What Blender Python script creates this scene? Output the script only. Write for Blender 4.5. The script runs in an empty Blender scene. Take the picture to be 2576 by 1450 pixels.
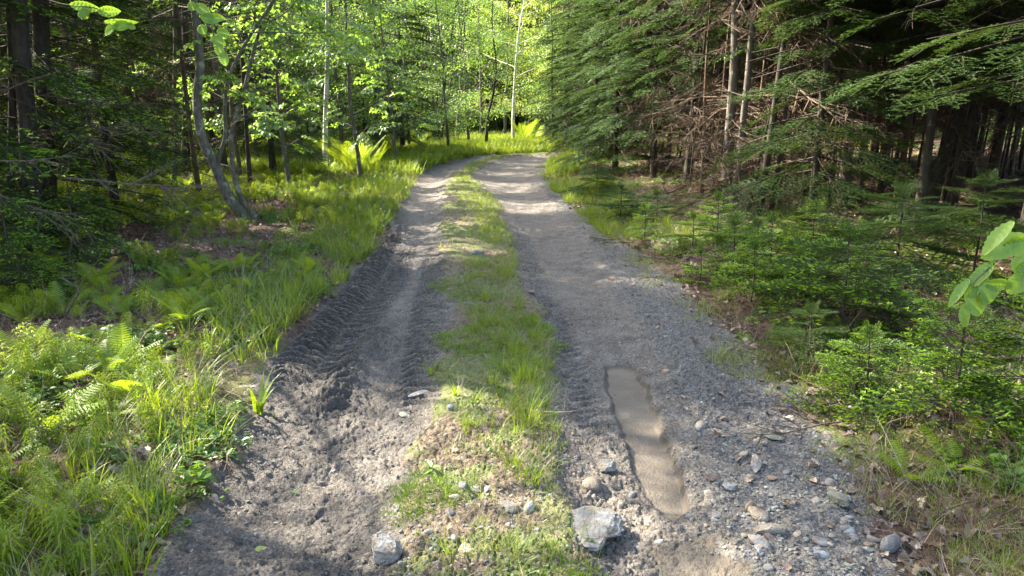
import bpy, math, random
import numpy as np
from mathutils import Vector

# ------------------------------------------------------------------ camera, sky, sun, exposure
SC = bpy.context.scene
COL = SC.collection
PITCH = math.radians(13.9)
CAM_H = 1.70
cam_d = bpy.data.cameras.new('camera')
cam = bpy.data.objects.new('camera', cam_d)
COL.objects.link(cam)
cam.location = (0, 0, CAM_H)
cam.rotation_euler = (math.radians(90) - PITCH, 0, 0)
cam_d.sensor_width = 36.0
cam_d.lens = 26.7
cam_d.clip_start = 0.05
cam_d.clip_end = 600
SC.camera = cam

SUN_AZ = math.radians(62)      # to the left of straight ahead
SUN_EL = math.radians(40)
SUN = np.array([-math.sin(SUN_AZ) * math.cos(SUN_EL), math.cos(SUN_AZ) * math.cos(SUN_EL), math.sin(SUN_EL)])
w = bpy.data.worlds.new('World')
SC.world = w
w.use_nodes = True
nt = w.node_tree
bg = nt.nodes['Background']
sky = nt.nodes.new('ShaderNodeTexSky')
sky.sky_type = 'NISHITA'
sky.sun_disc = False
sky.sun_elevation = SUN_EL
sky.sun_rotation = -SUN_AZ
sky.air_density = 1.0
sky.dust_density = 4.0
sky.ozone_density = 0.4
nt.links.new(sky.outputs[0], bg.inputs[0])
bg.inputs[1].default_value = 0.15
ld = bpy.data.lights.new('sun', 'SUN')
ld.energy = 5.0
ld.angle = math.radians(0.53)
ld.color = (1.0, 0.90, 0.74)
lo = bpy.data.objects.new('sun', ld)
COL.objects.link(lo)
lo.rotation_euler = Vector(SUN).to_track_quat('Z', 'Y').to_euler()
SC.view_settings.view_transform = 'Standard'
SC.view_settings.look = 'None'
SC.view_settings.exposure = 2.72
SC.view_settings.gamma = 1.0
SC.view_settings.use_curve_mapping = False
SC.render.engine = 'CYCLES'
SC.cycles.max_bounces = 6
SC.cycles.diffuse_bounces = 4
SC.cycles.glossy_bounces = 2
SC.cycles.transmission_bounces = 4
SC.cycles.sample_clamp_indirect = 8
SC.cycles.use_denoising = True

rng = np.random.default_rng(11)
random.seed(5)
PI = math.pi

# ------------------------------------------------------------------ projection of the photograph (2576 px wide) into the place
SP, CP = math.sin(PITCH), math.cos(PITCH)
def at(px, py, Y):
    u, v = (px - 1288) / 1909., (py - 725) / 1909.
    t = Y / (CP - v * SP)
    return np.array([u * t, Y, CAM_H + t * (-SP - v * CP)])
def G(px, py, h=0.0):
    u, v = (px - 1288) / 1909., (py - 725) / 1909.
    t = (CAM_H - h) / (SP + v * CP)
    return np.array([u * t, t * (CP - v * SP)])

# ------------------------------------------------------------------ noise
def _h(ix, iy, s):
    n = (ix.astype(np.int64) * 374761393 + iy.astype(np.int64) * 668265263 + s * 974634777) & 0xffffffff
    n = ((n ^ (n >> 13)) * 1274126177) & 0xffffffff
    return ((n ^ (n >> 16)) & 0xffff) / 65535.0
def vn(x, y, s=0):
    x = np.asarray(x, float); y = np.asarray(y, float)
    ix, iy = np.floor(x), np.floor(y)
    fx, fy = x - ix, y - iy
    fx = fx * fx * (3 - 2 * fx); fy = fy * fy * (3 - 2 * fy)
    a = _h(ix, iy, s); b = _h(ix + 1, iy, s); c = _h(ix, iy + 1, s); d = _h(ix + 1, iy + 1, s)
    return (a + (b - a) * fx) * (1 - fy) + (c + (d - c) * fx) * fy
def fbm(x, y, s=0, o=3):
    r = 0; a = 0.5; t = 0
    for i in range(o):
        r = r + a * vn(x * 2 ** i + i * 7.3, y * 2 ** i + i * 3.1, s + i); t += a; a *= 0.5
    return r / t
def sm(a, b, x):
    t = np.clip((x - a) / (b - a), 0, 1)
    return t * t * (3 - 2 * t)

# ------------------------------------------------------------------ mesh soup
class Soup:
    def __init__(s):
        s.V = []; s.F = []; s.M = []; s.n = 0
    def add(s, V, F, m=0):
        if len(V) == 0: return
        s.V.append(np.asarray(V, float)); F = np.asarray(F, int)
        s.F.append(F + s.n); s.n += len(V)
        s.M.append(np.full(len(F), m, int))
    def merge(s, o, R=None, T=None, sc=1.0, m=None):
        for V, F, M in o.parts():
            V = V * sc
            if R is not None: V = V @ R.T
            if T is not None: V = V + T
            s.V.append(V); s.F.append(F + s.n); s.n += len(V)
            s.M.append(M if m is None else np.full(len(F), m, int))
    def arrays(s):
        return np.concatenate(s.V), np.concatenate(s.F), np.concatenate(s.M)
    def parts(s):
        V, F, M = s.arrays()
        yield V, F, M
    def mesh(s, name, mats, smooth=True):
        V, F, M = s.arrays()
        return tri_mesh(name, V, F, mats, M, smooth)
def tri_mesh(name, V, F, mats, M=None, smooth=True):
    me = bpy.data.meshes.new(name)
    me.vertices.add(len(V)); me.vertices.foreach_set('co', np.asarray(V, np.float32).ravel())
    k = F.shape[1]
    me.loops.add(F.size); me.loops.foreach_set('vertex_index', F.astype(np.int32).ravel())
    me.polygons.add(len(F))
    me.polygons.foreach_set('loop_start', np.arange(0, F.size, k, dtype=np.int32))
    me.polygons.foreach_set('loop_total', np.full(len(F), k, np.int32))
    for m in mats: me.materials.append(m)
    if M is not None: me.polygons.foreach_set('material_index', M.astype(np.int32))
    me.polygons.foreach_set('use_smooth', np.full(len(F), smooth, bool))
    me.update(calc_edges=True)
    return me
def link(name, me, parent=None, loc=None, label=None, cat=None, group=None, kind=None):
    o = bpy.data.objects.new(name, me)
    COL.objects.link(o)
    if parent is not None: o.parent = parent
    if loc is not None: o.location = loc
    if label: o['label'] = label
    if cat: o['category'] = cat
    if group: o['group'] = group
    if kind: o['kind'] = kind
    return o

def tube(P, R, k=5, cap=True):
    P = np.asarray(P, float); R = np.asarray(R, float)
    n = len(P)
    T = np.gradient(P, axis=0)
    T /= np.linalg.norm(T, axis=1)[:, None] + 1e-9
    ref = np.array([0, 0, 1.0]) if abs(T[:, 2]).mean() < 0.75 else np.array([1.0, 0, 0])
    A = np.cross(T, ref); A /= np.linalg.norm(A, axis=1)[:, None] + 1e-9
    B = np.cross(T, A)
    th = np.arange(k) * 2 * PI / k
    V = (P[:, None, :] + R[:, None, None] * (np.cos(th)[None, :, None] * A[:, None, :] + np.sin(th)[None, :, None] * B[:, None, :])).reshape(-1, 3)
    i = np.arange(n - 1)[:, None] * k; j = np.arange(k)[None, :]; j2 = (j + 1) % k
    a = (i + j).ravel(); b = (i + j2).ravel(); c = (i + k + j2).ravel(); d = (i + k + j).ravel()
    F = np.concatenate([np.stack([a, b, c], 1), np.stack([a, c, d], 1)])
    return V, F
def smooth_path(P, n):
    """Catmull-Rom through the given points"""
    P = np.asarray(P, float)
    Q = np.vstack([2 * P[0] - P[1], P, 2 * P[-1] - P[-2]])
    t = np.linspace(0, len(P) - 1 - 1e-6, n)
    i = t.astype(int); f = (t - i)[:, None]
    p0, p1, p2, p3 = Q[i], Q[i + 1], Q[i + 2], Q[i + 3]
    return 0.5 * (2 * p1 + (p2 - p0) * f + (2 * p0 - 5 * p1 + 4 * p2 - p3) * f ** 2 + (3 * p1 - p0 - 3 * p2 + p3) * f ** 3)
def rotz(a):
    c, s = math.cos(a), math.sin(a); return np.array([[c, -s, 0], [s, c, 0], [0, 0, 1.]])
def roty(a):
    c, s = math.cos(a), math.sin(a); return np.array([[c, 0, s], [0, 1, 0], [-s, 0, c]])
def rotx(a):
    c, s = math.cos(a), math.sin(a); return np.array([[1, 0, 0], [0, c, -s], [0, s, c]])

# ------------------------------------------------------------------ materials
def mat(name):
    m = bpy.data.materials.new(name); m.use_nodes = True
    nt = m.node_tree; nt.nodes.clear()
    return m, nt
class N:
    """tiny node helper"""
    def __init__(s, nt): s.nt = nt
    def new(s, t, **kw):
        n = s.nt.nodes.new(t)
        for k, v in kw.items(): setattr(n, k, v)
        return n
    def put(s, node, key, val):
        if hasattr(val, 'links') or isinstance(val, bpy.types.NodeSocket): s.nt.links.new(val, node.inputs[key])
        else:
            if isinstance(val, (tuple, list)) and len(val) == 3 and node.inputs[key].type == 'RGBA': val = (*val, 1)
            node.inputs[key].default_value = val
    def noise(s, scale, detail=3, vec=None, rough=0.6, dist=0.0):
        n = s.new('ShaderNodeTexNoise'); s.put(n, 'Scale', scale); s.put(n, 'Detail', detail); s.put(n, 'Roughness', rough); s.put(n, 'Distortion', dist)
        if vec is not None: s.put(n, 'Vector', vec)
        return n.outputs[0]
    def vor(s, scale, vec=None, feature='F1', out=0):
        n = s.new('ShaderNodeTexVoronoi', feature=feature); s.put(n, 'Scale', scale)
        if vec is not None: s.put(n, 'Vector', vec)
        return n.outputs[out]
    def math(s, op, a, b=0.5, c=None, clamp=False):
        n = s.new('ShaderNodeMath', operation=op); n.use_clamp = clamp; s.put(n, 0, a); s.put(n, 1, b)
        if c is not None: s.put(n, 2, c)
        return n.outputs[0]
    def ramp(s, x, a, b, lo=0.0, hi=1.0):
        n = s.new('ShaderNodeMapRange', interpolation_type='SMOOTHSTEP'); s.put(n, 0, x); s.put(n, 1, a); s.put(n, 2, b); s.put(n, 3, lo); s.put(n, 4, hi)
        return n.outputs[0]
    def mix(s, f, a, b):
        n = s.new('ShaderNodeMix', data_type='RGBA'); s.put(n, 0, f); s.put(n, 6, a); s.put(n, 7, b)
        return n.outputs[2]
    def mul(s, f, a, b):
        n = s.new('ShaderNodeMix', data_type='RGBA', blend_type='MULTIPLY'); s.put(n, 0, f); s.put(n, 6, a); s.put(n, 7, b)
        return n.outputs[2]
    def pos(s): return s.new('ShaderNodeNewGeometry').outputs[0]
    def obj(s): return s.new('ShaderNodeTexCoord').outputs['Object']
    def rnd(s): return s.new('ShaderNodeObjectInfo').outputs['Random']
    def bump(s, h, strength=0.5, dist=0.01, normal=None):
        n = s.new('ShaderNodeBump'); s.put(n, 'Strength', strength); s.put(n, 'Distance', dist); s.put(n, 'Height', h)
        if normal is not None: s.put(n, 'Normal', normal)
        return n.outputs[0]

def leaf_mat(name, c1, c2, trans, tmix=0.45, rough=0.45, gloss=0.05, vary=0.35, patch=None):
    m, nt = mat(name); n = N(nt)
    r = n.rnd()
    nz = n.noise(1.3, 3, n.pos())
    f = n.math('ADD', n.math('MULTIPLY', r, 0.6), n.math('MULTIPLY', n.ramp(nz, 0.3, 0.7), 0.4))
    col = n.mix(f, c1, c2)
    n2 = n.noise(35, 2, n.pos())
    col = n.mul(vary, col, n.mix(n.ramp(n2, 0.3, 0.7), (0.35, 0.4, 0.3), (1.3, 1.3, 1.2)))
    tcol = n.mul(1.0, n.mix(f, (0.85, 0.95, 0.8), (1.15, 1.05, 1.0)), trans)
    d = n.new('ShaderNodeBsdfDiffuse'); n.put(d, 'Color', col)
    t = n.new('ShaderNodeBsdfTranslucent'); n.put(t, 'Color', tcol)
    mx = n.new('ShaderNodeMixShader'); n.put(mx, 0, tmix); nt.links.new(d.outputs[0], mx.inputs[1]); nt.links.new(t.outputs[0], mx.inputs[2])
    g = n.new('ShaderNodeBsdfGlossy'); n.put(g, 'Roughness', rough); n.put(g, 'Color', (0.9, 0.95, 1.0))
    m2 = n.new('ShaderNodeMixShader'); n.put(m2, 0, gloss); nt.links.new(mx.outputs[0], m2.inputs[1]); nt.links.new(g.outputs[0], m2.inputs[2])
    o = n.new('ShaderNodeOutputMaterial'); nt.links.new(m2.outputs[0], o.inputs[0])
    return m
def solid_mat(name, colfn, rough=0.85, bumpfn=None, spec=0.3):
    m, nt = mat(name); n = N(nt)
    b = n.new('ShaderNodeBsdfPrincipled'); n.put(b, 'Base Color', colfn(n)); n.put(b, 'Roughness', rough)
    n.put(b, 'Specular IOR Level', spec)
    if bumpfn: nt.links.new(bumpfn(n), b.inputs['Normal'])
    o = n.new('ShaderNodeOutputMaterial'); nt.links.new(b.outputs[0], o.inputs[0])
    return m
def bark_mat(name, a, b, lichen=None, lich_amt=0.5, sc=1.0, bs=0.8):
    def col(n):
        p = n.pos()
        mp = n.new('ShaderNodeMapping'); n.put(mp, 'Vector', p); n.put(mp, 'Scale', (1, 1, 0.3))
        v = mp.outputs[0]
        c = n.mix(n.ramp(n.noise(28 * sc, 4, v), 0.3, 0.7), a, b)
        if lichen:
            c = n.mix(n.ramp(n.noise(9 * sc, 4, p), lich_amt, lich_amt + 0.08), c, lichen)
            c = n.mix(n.ramp(n.noise(3, 2, p), 0.5, 0.7, 0, 0.5), c, (0.06, 0.07, 0.035))
        return c
    def bmp(n):
        p = n.pos()
        mp = n.new('ShaderNodeMapping'); n.put(mp, 'Vector', p); n.put(mp, 'Scale', (1, 1, 0.22))
        return n.bump(n.noise(45 * sc, 4, mp.outputs[0]), bs, 0.012)
    return solid_mat(name, col, 0.9, bmp)

M = {}
M['needle'] = leaf_mat('fir_needles', (0.028, 0.056, 0.012), (0.052, 0.098, 0.018), (0.09, 0.155, 0.025), 0.3, gloss=0.02)
M['needle_blue'] = leaf_mat('spruce_needles', (0.028, 0.056, 0.017), (0.046, 0.088, 0.024), (0.09, 0.15, 0.03), 0.3, gloss=0.02)
M['tip'] = leaf_mat('new_fir_growth', (0.17, 0.31, 0.015), (0.26, 0.41, 0.02), (0.32, 0.48, 0.02), 0.4, gloss=0.04)
M['tip_blue'] = leaf_mat('new_spruce_growth', (0.065, 0.13, 0.04), (0.10, 0.18, 0.05), (0.14, 0.24, 0.06), 0.4, gloss=0.04)
M['rusty'] = leaf_mat('dead_needles', (0.08, 0.04, 0.022), (0.15, 0.085, 0.05), (0.12, 0.06, 0.03), 0.2, gloss=0.02)
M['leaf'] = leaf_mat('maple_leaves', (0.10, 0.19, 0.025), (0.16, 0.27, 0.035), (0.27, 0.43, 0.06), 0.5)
M['leaf_dark'] = leaf_mat('shade_tinted_leaves', (0.07, 0.15, 0.02), (0.11, 0.22, 0.025), (0.24, 0.40, 0.035), 0.45)  # darker copy of the leaf green, with shade put into the colour
M['leaf_yel'] = leaf_mat('sun_tinted_yellow_leaves', (0.20, 0.29, 0.035), (0.29, 0.37, 0.05), (0.46, 0.56, 0.10), 0.55)  # paler, yellower copy of the leaf green, with sunlight put into the colour
M['grass'] = leaf_mat('grass_blades', (0.09, 0.165, 0.008), (0.16, 0.235, 0.012), (0.28, 0.38, 0.012), 0.45, gloss=0.035, vary=0.2)
M['grass_yel'] = leaf_mat('pale_grass_blades', (0.17, 0.19, 0.04), (0.30, 0.26, 0.11), (0.34, 0.36, 0.08), 0.42, vary=0.3)
M['horse'] = leaf_mat('horsetail_green', (0.10, 0.17, 0.008), (0.18, 0.245, 0.012), (0.32, 0.40, 0.012), 0.45, gloss=.015, vary=0.3)
M['fern'] = leaf_mat('fern_green', (0.12, 0.20, 0.01), (0.19, 0.28, 0.015), (0.34, 0.46, 0.02), 0.5, gloss=.02, vary=0.2)
M['herb'] = leaf_mat('herb_leaves', (0.06, 0.13, 0.012), (0.11, 0.20, 0.02), (0.20, 0.34, 0.02), 0.4, gloss=0.03)
M['moss'] = leaf_mat('moss_green', (0.13, 0.21, 0.03), (0.20, 0.29, 0.045), (0.2, 0.3, 0.05), 0.2, gloss=0.0)
M['stem'] = solid_mat('dark_stems', lambda n: (0.05, 0.04, 0.025), 0.7)
M['gstem'] = solid_mat('green_stems', lambda n: (0.10, 0.15, 0.04), 0.6)
M['bark_dark'] = bark_mat('dark_conifer_bark', (0.022, 0.018, 0.014), (0.058, 0.045, 0.036), (0.11, 0.115, 0.085), 0.64)
M['bark_grey'] = bark_mat('grey_bark', (0.065, 0.055, 0.044), (0.13, 0.112, 0.092), (0.20, 0.205, 0.165), 0.58)
M['bark_maple'] = bark_mat('striped_grey_bark', (0.07, 0.062, 0.045), (0.17, 0.15, 0.115), (0.24, 0.25, 0.18), 0.55)
M['bark_brown'] = bark_mat('scaly_brown_bark', (0.065, 0.04, 0.027), (0.15, 0.10, 0.072), (0.17, 0.17, 0.13), 0.66)
M['birch'] = bark_mat('pale_birch_bark', (0.40, 0.38, 0.33), (0.58, 0.55, 0.49), (0.14, 0.12, 0.10), 0.68, 1.6, 0.3)
M['twig'] = bark_mat('dry_twigs', (0.06, 0.042, 0.03), (0.15, 0.11, 0.08), (0.17, 0.17, 0.13), 0.64, 2.0)
# ------------------------------------------------------------------ the track: centre line and edges
_c = [(1215, 1450), (1228, 1250), (1240, 1000), (1228, 850), (1214, 750), (1196, 600), (1176, 520), (1160, 460), (1178, 425), (1240, 402), (1335, 389)]
CL = np.array([[-0.12, -3.0], [-0.11, 1.0]] + [list(G(*p)) for p in _c] + [[6.5, 27.6], [13, 29.0], [24, 31.0]])
CL = smooth_path(CL, 130)
CLs = np.concatenate([[0], np.cumsum(np.linalg.norm(np.diff(CL, axis=0), axis=1))])
# photo rows: left grass edge, strip left, strip right, right rut's right edge, verge end
_rows = [(1450, 385, 950, 1470, 1900, 2330), (1200, 520, 1020, 1400, 1760, 2150), (1000, 650, 1100, 1385, 1700, 1985),
         (900, 690, 1100, 1370, 1660, 1880), (800, 780, 1105, 1345, 1620, 1790), (700, 880, 1112, 1305, 1540, 1670), (600, 950, 1112, 1285, 1475, 1545),
         (500, 1022, 1112, 1235, 1385, 1425), (450, 1045, 1128, 1188, 1350, 1378), (420, 1085, 1158, 1205, 1352, 1380)]
def _cx(Y): return np.interp(Y, CL[:80, 1], CL[:80, 0])
_tab = []
for r in _rows:
    Y = G(1288, r[0])[1]
    s_ = np.interp(Y, CL[:90, 1], CLs[:90])
    _tab.append([s_] + [G(px, r[0])[0] - _cx(Y) for px in r[1:]])
_tab = np.array(_tab)
_tab = _tab[np.argsort(_tab[:, 0])]
def road_su(x, y):
    best = np.full(x.shape, 1e9); S = np.zeros(x.shape); U = np.zeros(x.shape)
    for i in range(len(CL) - 1):
        a = CL[i]; d = CL[i + 1] - a; L = math.hypot(*d)
        t = np.clip(((x - a[0]) * d[0] + (y - a[1]) * d[1]) / L ** 2, 0, 1)
        qx = x - a[0] - t * d[0]; qy = y - a[1] - t * d[1]
        D2 = qx * qx + qy * qy
        m = D2 < best
        best = np.where(m, D2, best)
        S = np.where(m, CLs[i] + t * L, S)
        side = np.sign(d[1] * (x - a[0]) - d[0] * (y - a[1]))
        U = np.where(m, side * np.sqrt(D2), U)
    return S, U
def edges(S): return [np.interp(S, _tab[:, 0], _tab[:, k]) for k in range(1, 6)]
def cells(x, y, s=0):
    """distance to the nearest cell border (0 on a crack)"""
    ix, iy = np.floor(x), np.floor(y)
    d1 = np.full(x.shape, 9.0); d2 = np.full(x.shape, 9.0)
    for a in (-1, 0, 1):
        for b in (-1, 0, 1):
            cx = ix + a + .15 + .7 * _h(ix + a, iy + b, s); cy = iy + b + .15 + .7 * _h(ix + a, iy + b, s + 7)
            d = np.hypot(x - cx, y - cy)
            d2 = np.minimum(d2, np.maximum(d1, d)); d1 = np.minimum(d1, d)
    return d2 - d1
def in_poly(x, y, P):
    P = np.asarray(P); ins = np.zeros(x.shape, bool); d = np.full(x.shape, 1e9)
    for i in range(len(P)):
        a, b = P[i], P[(i + 1) % len(P)]
        c = ((a[1] > y) != (b[1] > y)) & (x < (b[0] - a[0]) * (y - a[1]) / (b[1] - a[1] + 1e-12) + a[0])
        ins ^= c
        e = b - a; t = np.clip(((x - a[0]) * e[0] + (y - a[1]) * e[1]) / (e @ e), 0, 1)
        d = np.minimum(d, np.hypot(x - a[0] - t * e[0], y - a[1] - t * e[1]))
    return np.where(ins, d, -d)
SILT = [G(*p) for p in [(1518, 903), (1560, 897), (1600, 908), (1632, 960), (1655, 1020), (1680, 1090), (1708, 1150), (1730, 1210), (1738, 1258), (1700, 1288), (1660, 1265), (1625, 1225), (1592, 1165), (1570, 1095), (1545, 1020), (1522, 950)]]
SILT2 = [G(*p) for p in [(1640, 1300), (1760, 1340), (1850, 1400), (1900, 1470), (1700, 1500), (1640, 1430), (1580, 1340)]]
RIDGE = np.array([G(*p) for p in [(965, 800), (940, 850), (900, 900), (868, 950), (840, 985)]])
def seg_dist(x, y, P):
    d = np.full(x.shape, 1e9); tt = np.zeros(x.shape)
    for i in range(len(P) - 1):
        a, b = P[i], P[i + 1]; e = b - a
        t = np.clip(((x - a[0]) * e[0] + (y - a[1]) * e[1]) / (e @ e), 0, 1)
        q = np.hypot(x - a[0] - t * e[0], y - a[1] - t * e[1])
        tt = np.where(q < d, (i + t) / (len(P) - 1), tt); d = np.minimum(d, q)
    return d, tt

def field(x, y):
    x = np.asarray(x, float); y = np.asarray(y, float)
    S, U = road_su(x, y)
    e = edges(S)
    wob = (fbm(x * 1.3, y * 1.3, 5) - 0.5) * 0.30 + (fbm(x * 6, y * 6, 9) - 0.5) * 0.16
    grow = 0.5 + 0.5 * np.clip(S / 12, 0, 1)
    u = U + wob
    aL = sm(e[0] - 0.05, e[0] + 0.08, u)                    # 1 right of the left grass edge
    aR = 1 - sm(e[4] - 0.15, e[4] + 0.15, u)
    road = aL * aR
    strip = sm(e[1] - 0.06, e[1] + 0.14, u) * (1 - sm(e[2] - 0.02, e[2] + 0.10, u))
    verge = sm(e[3] - 0.10, e[3] + 0.12, u) * aR
    cL = (e[0] + e[1]) / 2; wL = (e[1] - e[0]) / 2
    cR = (e[2] + e[3]) / 2; wR = (e[3] - e[2]) / 2
    rl = np.clip(1 - ((U - cL) / wL) ** 2, 0, 1); rr = np.clip(1 - ((U - cR) / wR) ** 2, 0, 1)
    h = np.zeros(x.shape)
    h += -0.055 * rl - 0.05 * rr
    h += 0.035 * strip
    # banks and forest floor
    outL = np.clip(e[0] - U, 0, 50); outR = np.clip(U - e[4], 0, 50)
    h += 0.04 * sm(0, 0.5, outL) + 0.10 * sm(0, 1.0, outR)
    h += (0.002 * outL + 0.02 * outR) * sm(0, 3, outL + outR) * np.exp(-(outL + outR) / 40)
    off = 1 - road
    h += off * ((fbm(x * 0.5, y * 0.5, 21) - 0.5) * 0.28 + (fbm(x * 2.2, y * 2.2, 22) - 0.5) * 0.12 + (fbm(x * 9, y * 9, 23, 2) - 0.5) * 0.05)
    h += (fbm(x * 0.8, y * 0.8, 31) - 0.5) * 0.06
    near = 1 / (1 + np.clip(y, 0, 60) / 14)
    clod = fbm(x * 14, y * 14, 33, 3)
    pack = 1 - .55 * np.clip(rl * sm(8, 10, S) * sm(-.1, .25, U - cL) + rr * sm(6.2, 7.2, S), 0, 1)
    h += road * pack * ((clod - 0.5) * 0.030 + np.clip(fbm(x * 45, y * 45, 35, 2) - 0.62, 0, 1) * 0.045 * near + (vn(x * 90, y * 90, 37) - 0.5) * 0.009 + (vn(x * 40, y * 40, 38) - .5) * .008)
    # tyre lugs pressed into the wet left wheel track
    lug = np.zeros(x.shape)
    for uc, s0, s1, slant, amp in ((e[0] + 0.16, 7.2, 13.2, 1.0, 0.048), (e[0] + 0.42, 6.8, 11.5, -1.0, 0.032), (e[1] - 0.10, 6.8, 11.2, 1.0, 0.034), (e[2] + 0.18, 6.4, 12.5, -1.0, 0.010)):
        q = (U - uc)
        ph = (S + slant * np.abs(q + 0.05) * 0.55) / 0.10 + fbm(x * 4, y * 4, 41) * 0.9
        st = np.abs((ph % 1.0) - 0.5) * 2
        win = np.exp(-(q / 0.12) ** 4) * sm(s0 + 0.0, s0 + 0.8, S) * (1 - sm(s1, s1 + 1.2, S))
        lug += win * (sm(0.42, 0.62, st) - 0.5) * 2 * amp * (0.5 + fbm(x * 7, y * 7, 43))
        h -= win * 0.02
    h += lug * road
    wx = fbm(x * 7, y * 7, 45, 2) * 1.3; wy = fbm(x * 7, y * 7, 47, 2) * 1.3
    ck = cells(x * 13 + wx, y * 22 + wy + x * 5, 3); ck2 = cells(x * 34 + wx * 2, y * 48 + wy * 2, 5)
    flaky = sm(.35, .6, fbm(x * 1.7, y * 1.7, 49)) * np.clip(1 - (y - 2) / 9, 0, 1)
    h -= road * flaky * (1 - sm(0, .16, ck)) * 0.020
    h += road * (fbm(x * 13 + wx, y * 22 + wy, 44, 1) - .5) * 0.018 * flaky
    h -= road * (1 - sm(0, .2, ck2)) * 0.0065 * np.clip(1 - (y - 2) / 6, 0, 1)
    # curling mud flakes in the nearest part of the left wheel track
    fl = (1 - sm(4.2 + 3, 5.0 + 3, S)) * rl
    a = fbm(x * 4.0 + 3, y * 7.0, 51, 2) * 7
    h += fl * ((a % 1.0) - 0.5) * 0.022 * road
    # a slumped ridge between two tracks
    d, t = seg_dist(x, y, RIDGE)
    rg = np.exp(-(d / (0.07 + 0.05 * t)) ** 2) * sm(0.0, 0.15, t) * (0.6 + 0.8 * fbm(x * 25, y * 25, 53, 2))
    h += rg * 0.075
    ps = in_poly(x, y, SILT) + (fbm(x * 12, y * 12, 57, 2) - 0.5) * 0.05
    silt = sm(-0.01, 0.03, ps)
    ps2 = in_poly(x, y, SILT2) + (fbm(x * 9, y * 9, 59, 2) - 0.5) * 0.25
    silt2 = sm(-0.05, 0.10, ps2) * 0.85
    h = h * (1 - silt) + silt * (-0.075 + (fbm(x * 3, y * 3, 61) - 0.5) * 0.006)
    h = h * (1 - 0.6 * silt2) + 0.6 * silt2 * -0.05
    wet = np.clip(sm(6.9, 7.8, S) * (1 - sm(11, 14, S)) * aL * (1 - sm(e[1] - 0.3, e[1], U)) * (1 - np.exp(-((U - (e[0] + 0.62)) / 0.17) ** 2)), 0, 1)
    damp = (1 - sm(7.0, 8.0, S)) * sm(0, .3, rl) * (U < 0) * (.30 + .45 * sm(.4, .6, fbm(x * 2.1, y * 2.1, 63)))
    wet = np.clip(wet * 0.9 + damp + rg * 0.9 + aL * (1 - sm(e[0] + 0.05, e[0] + 0.35, u)) * 0.5, 0, 1)
    return dict(S=S, U=U, e=e, road=road, strip=strip, verge=verge, silt=np.clip(silt + silt2, 0, 1), wet=wet, h=h, outL=outL, outR=outR, rl=rl, rr=rr)
def H(x, y):
    return field(np.atleast_1d(x), np.atleast_1d(y))['h']
def Hs(x, y): return float(H(np.array([x]), np.array([y]))[0])

# ------------------------------------------------------------------ ground sheets
ys = np.concatenate([np.linspace(1.1, 2.2, 16)[:-1], 2.2 * (10 / 2.2) ** (np.arange(520) / 520), 10 * 7.0 ** (np.arange(231) / 230)])
NC, NR = 780, len(ys)
xs = np.linspace(-1, 1, NC); xs = xs * (.42 + .58 * xs ** 2)
GX = xs[None, :] * (ys[:, None] * 0.86 + 1.6); GY = np.repeat(ys[:, None], NC, 1)
fx, fy = GX.ravel(), GY.ravel()
FD = field(fx, fy)
Vg = np.stack([fx, fy, FD['h']], 1)
i = np.arange(NR - 1)[:, None] * NC; j = np.arange(NC - 1)[None, :]
Fg = np.stack([(i + j).ravel(), (i + j + 1).ravel(), (i + NC + j + 1).ravel(), (i + NC + j).ravel()], 1)
green = np.clip(sm(0.48, 0.66, fbm(fx * 1.1, fy * 1.1, 71)) * 0.8 + FD['strip'] * 0.6 * sm(0.35, 0.6, fbm(fx * 5, fy * 5, 73)) , 0, 1)
litter = (1 - FD['road'])

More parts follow.
